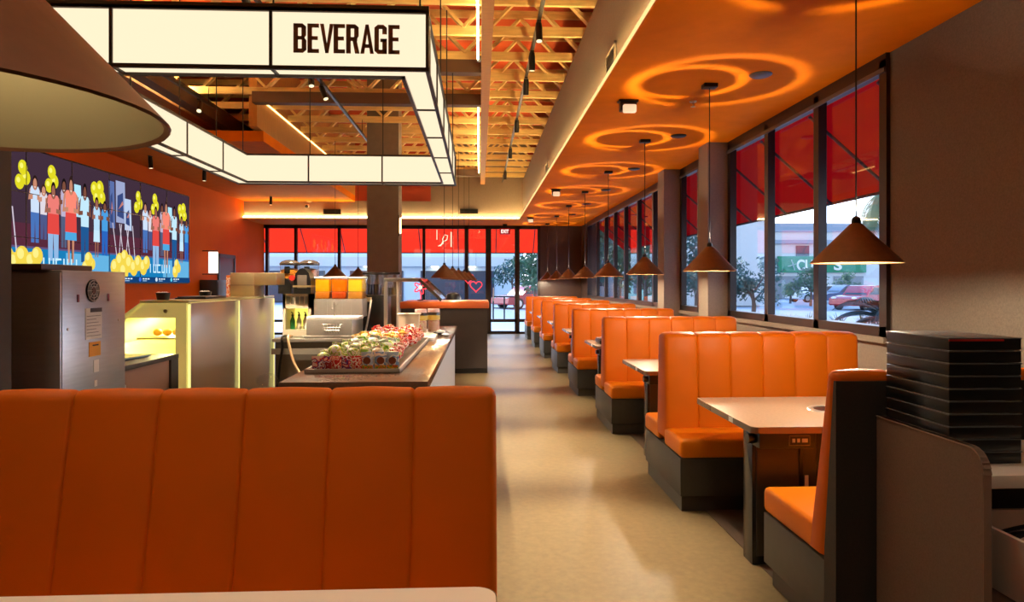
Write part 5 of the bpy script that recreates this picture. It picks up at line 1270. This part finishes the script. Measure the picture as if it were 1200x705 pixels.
car(619, 42, .6, (176, 30, 34), 'small red car beyond the far door side light', 'redtwo')
# railing outside the door
x0, y0 = place(578, 27); x1, y1 = place(604, 27)
t = thing('street_railing', 'black railing on the pavement beyond the far door', 'railing', (x0, y0, 0))
obj('rail', G().tube([(x0, y0, .95), (x1, y0, .95)], .03).tube([(x0, y0, .5), (x1, y0, .5)], .02), BLACK, t)
for x in (x0, (x0+x1)/2, x1): obj('post', G().tube([(x, y0, -.05), (x, y0, .95)], .03), BLACK, t)

# ------------------------------------------------------------------ sky and sun
w = bpy.data.worlds.new('sky'); sc.world = w; w.use_nodes = True; nt = w.node_tree
bg = nt.nodes['Background']; tc = nt.nodes.new('ShaderNodeTexCoord'); sp = nt.nodes.new('ShaderNodeSeparateXYZ'); cr = nt.nodes.new('ShaderNodeValToRGB')
nt.links.new(tc.outputs['Generated'], sp.inputs[0]); nt.links.new(sp.outputs['Z'], cr.inputs['Fac']); nt.links.new(cr.outputs['Color'], bg.inputs['Color'])
e = cr.color_ramp.elements; e[0].position = 0; e[0].color = (*lin((246, 228, 228)), 1); e[1].position = .55; e[1].color = (*lin((96, 128, 172)), 1)
m_ = e.new(.12); m_.color = (*lin((214, 226, 242)), 1)
gl = nt.nodes.new('ShaderNodeMath'); gl.operation = 'MULTIPLY_ADD'; gl.inputs[1].default_value = .8; gl.inputs[2].default_value = 3.0   # brighter towards the low sun
nt.links.new(sp.outputs['Y'], gl.inputs[0]); nt.links.new(gl.outputs[0], bg.inputs['Strength'])
sun = light('sun', 'SUN', (0, 0, 20), 4.0, (1, .93, .86), angle=math.radians(25))
sun.rotation_euler = Vector((.50, -.72, -.50)).to_track_quat('-Z', 'Y').to_euler()

# ------------------------------------------------------------------ camera
cam = bpy.data.cameras.new('camera'); co = bpy.data.objects.new('camera', cam); C.objects.link(co)
cam.sensor_width = 36; cam.lens = 24; cam.shift_y = -20.5/1200
co.location = (0, 0, 1.47); co.rotation_euler = (PI/2, 0, -math.atan(38/800))
cam.clip_start = .05; cam.clip_end = 500
sc.camera = co
sc.view_settings.view_transform = 'Standard'; sc.view_settings.look = 'None'; sc.view_settings.gamma = 1; sc.view_settings.use_curve_mapping = False
sc.view_settings.exposure = 0.9
sc.cycles.use_denoising = True
sc.cycles.max_bounces = 8; sc.cycles.transparent_max_bounces = 16; sc.cycles.sample_clamp_indirect = 4.0
sc.cycles.caustics_reflective = False; sc.cycles.caustics_refractive = False
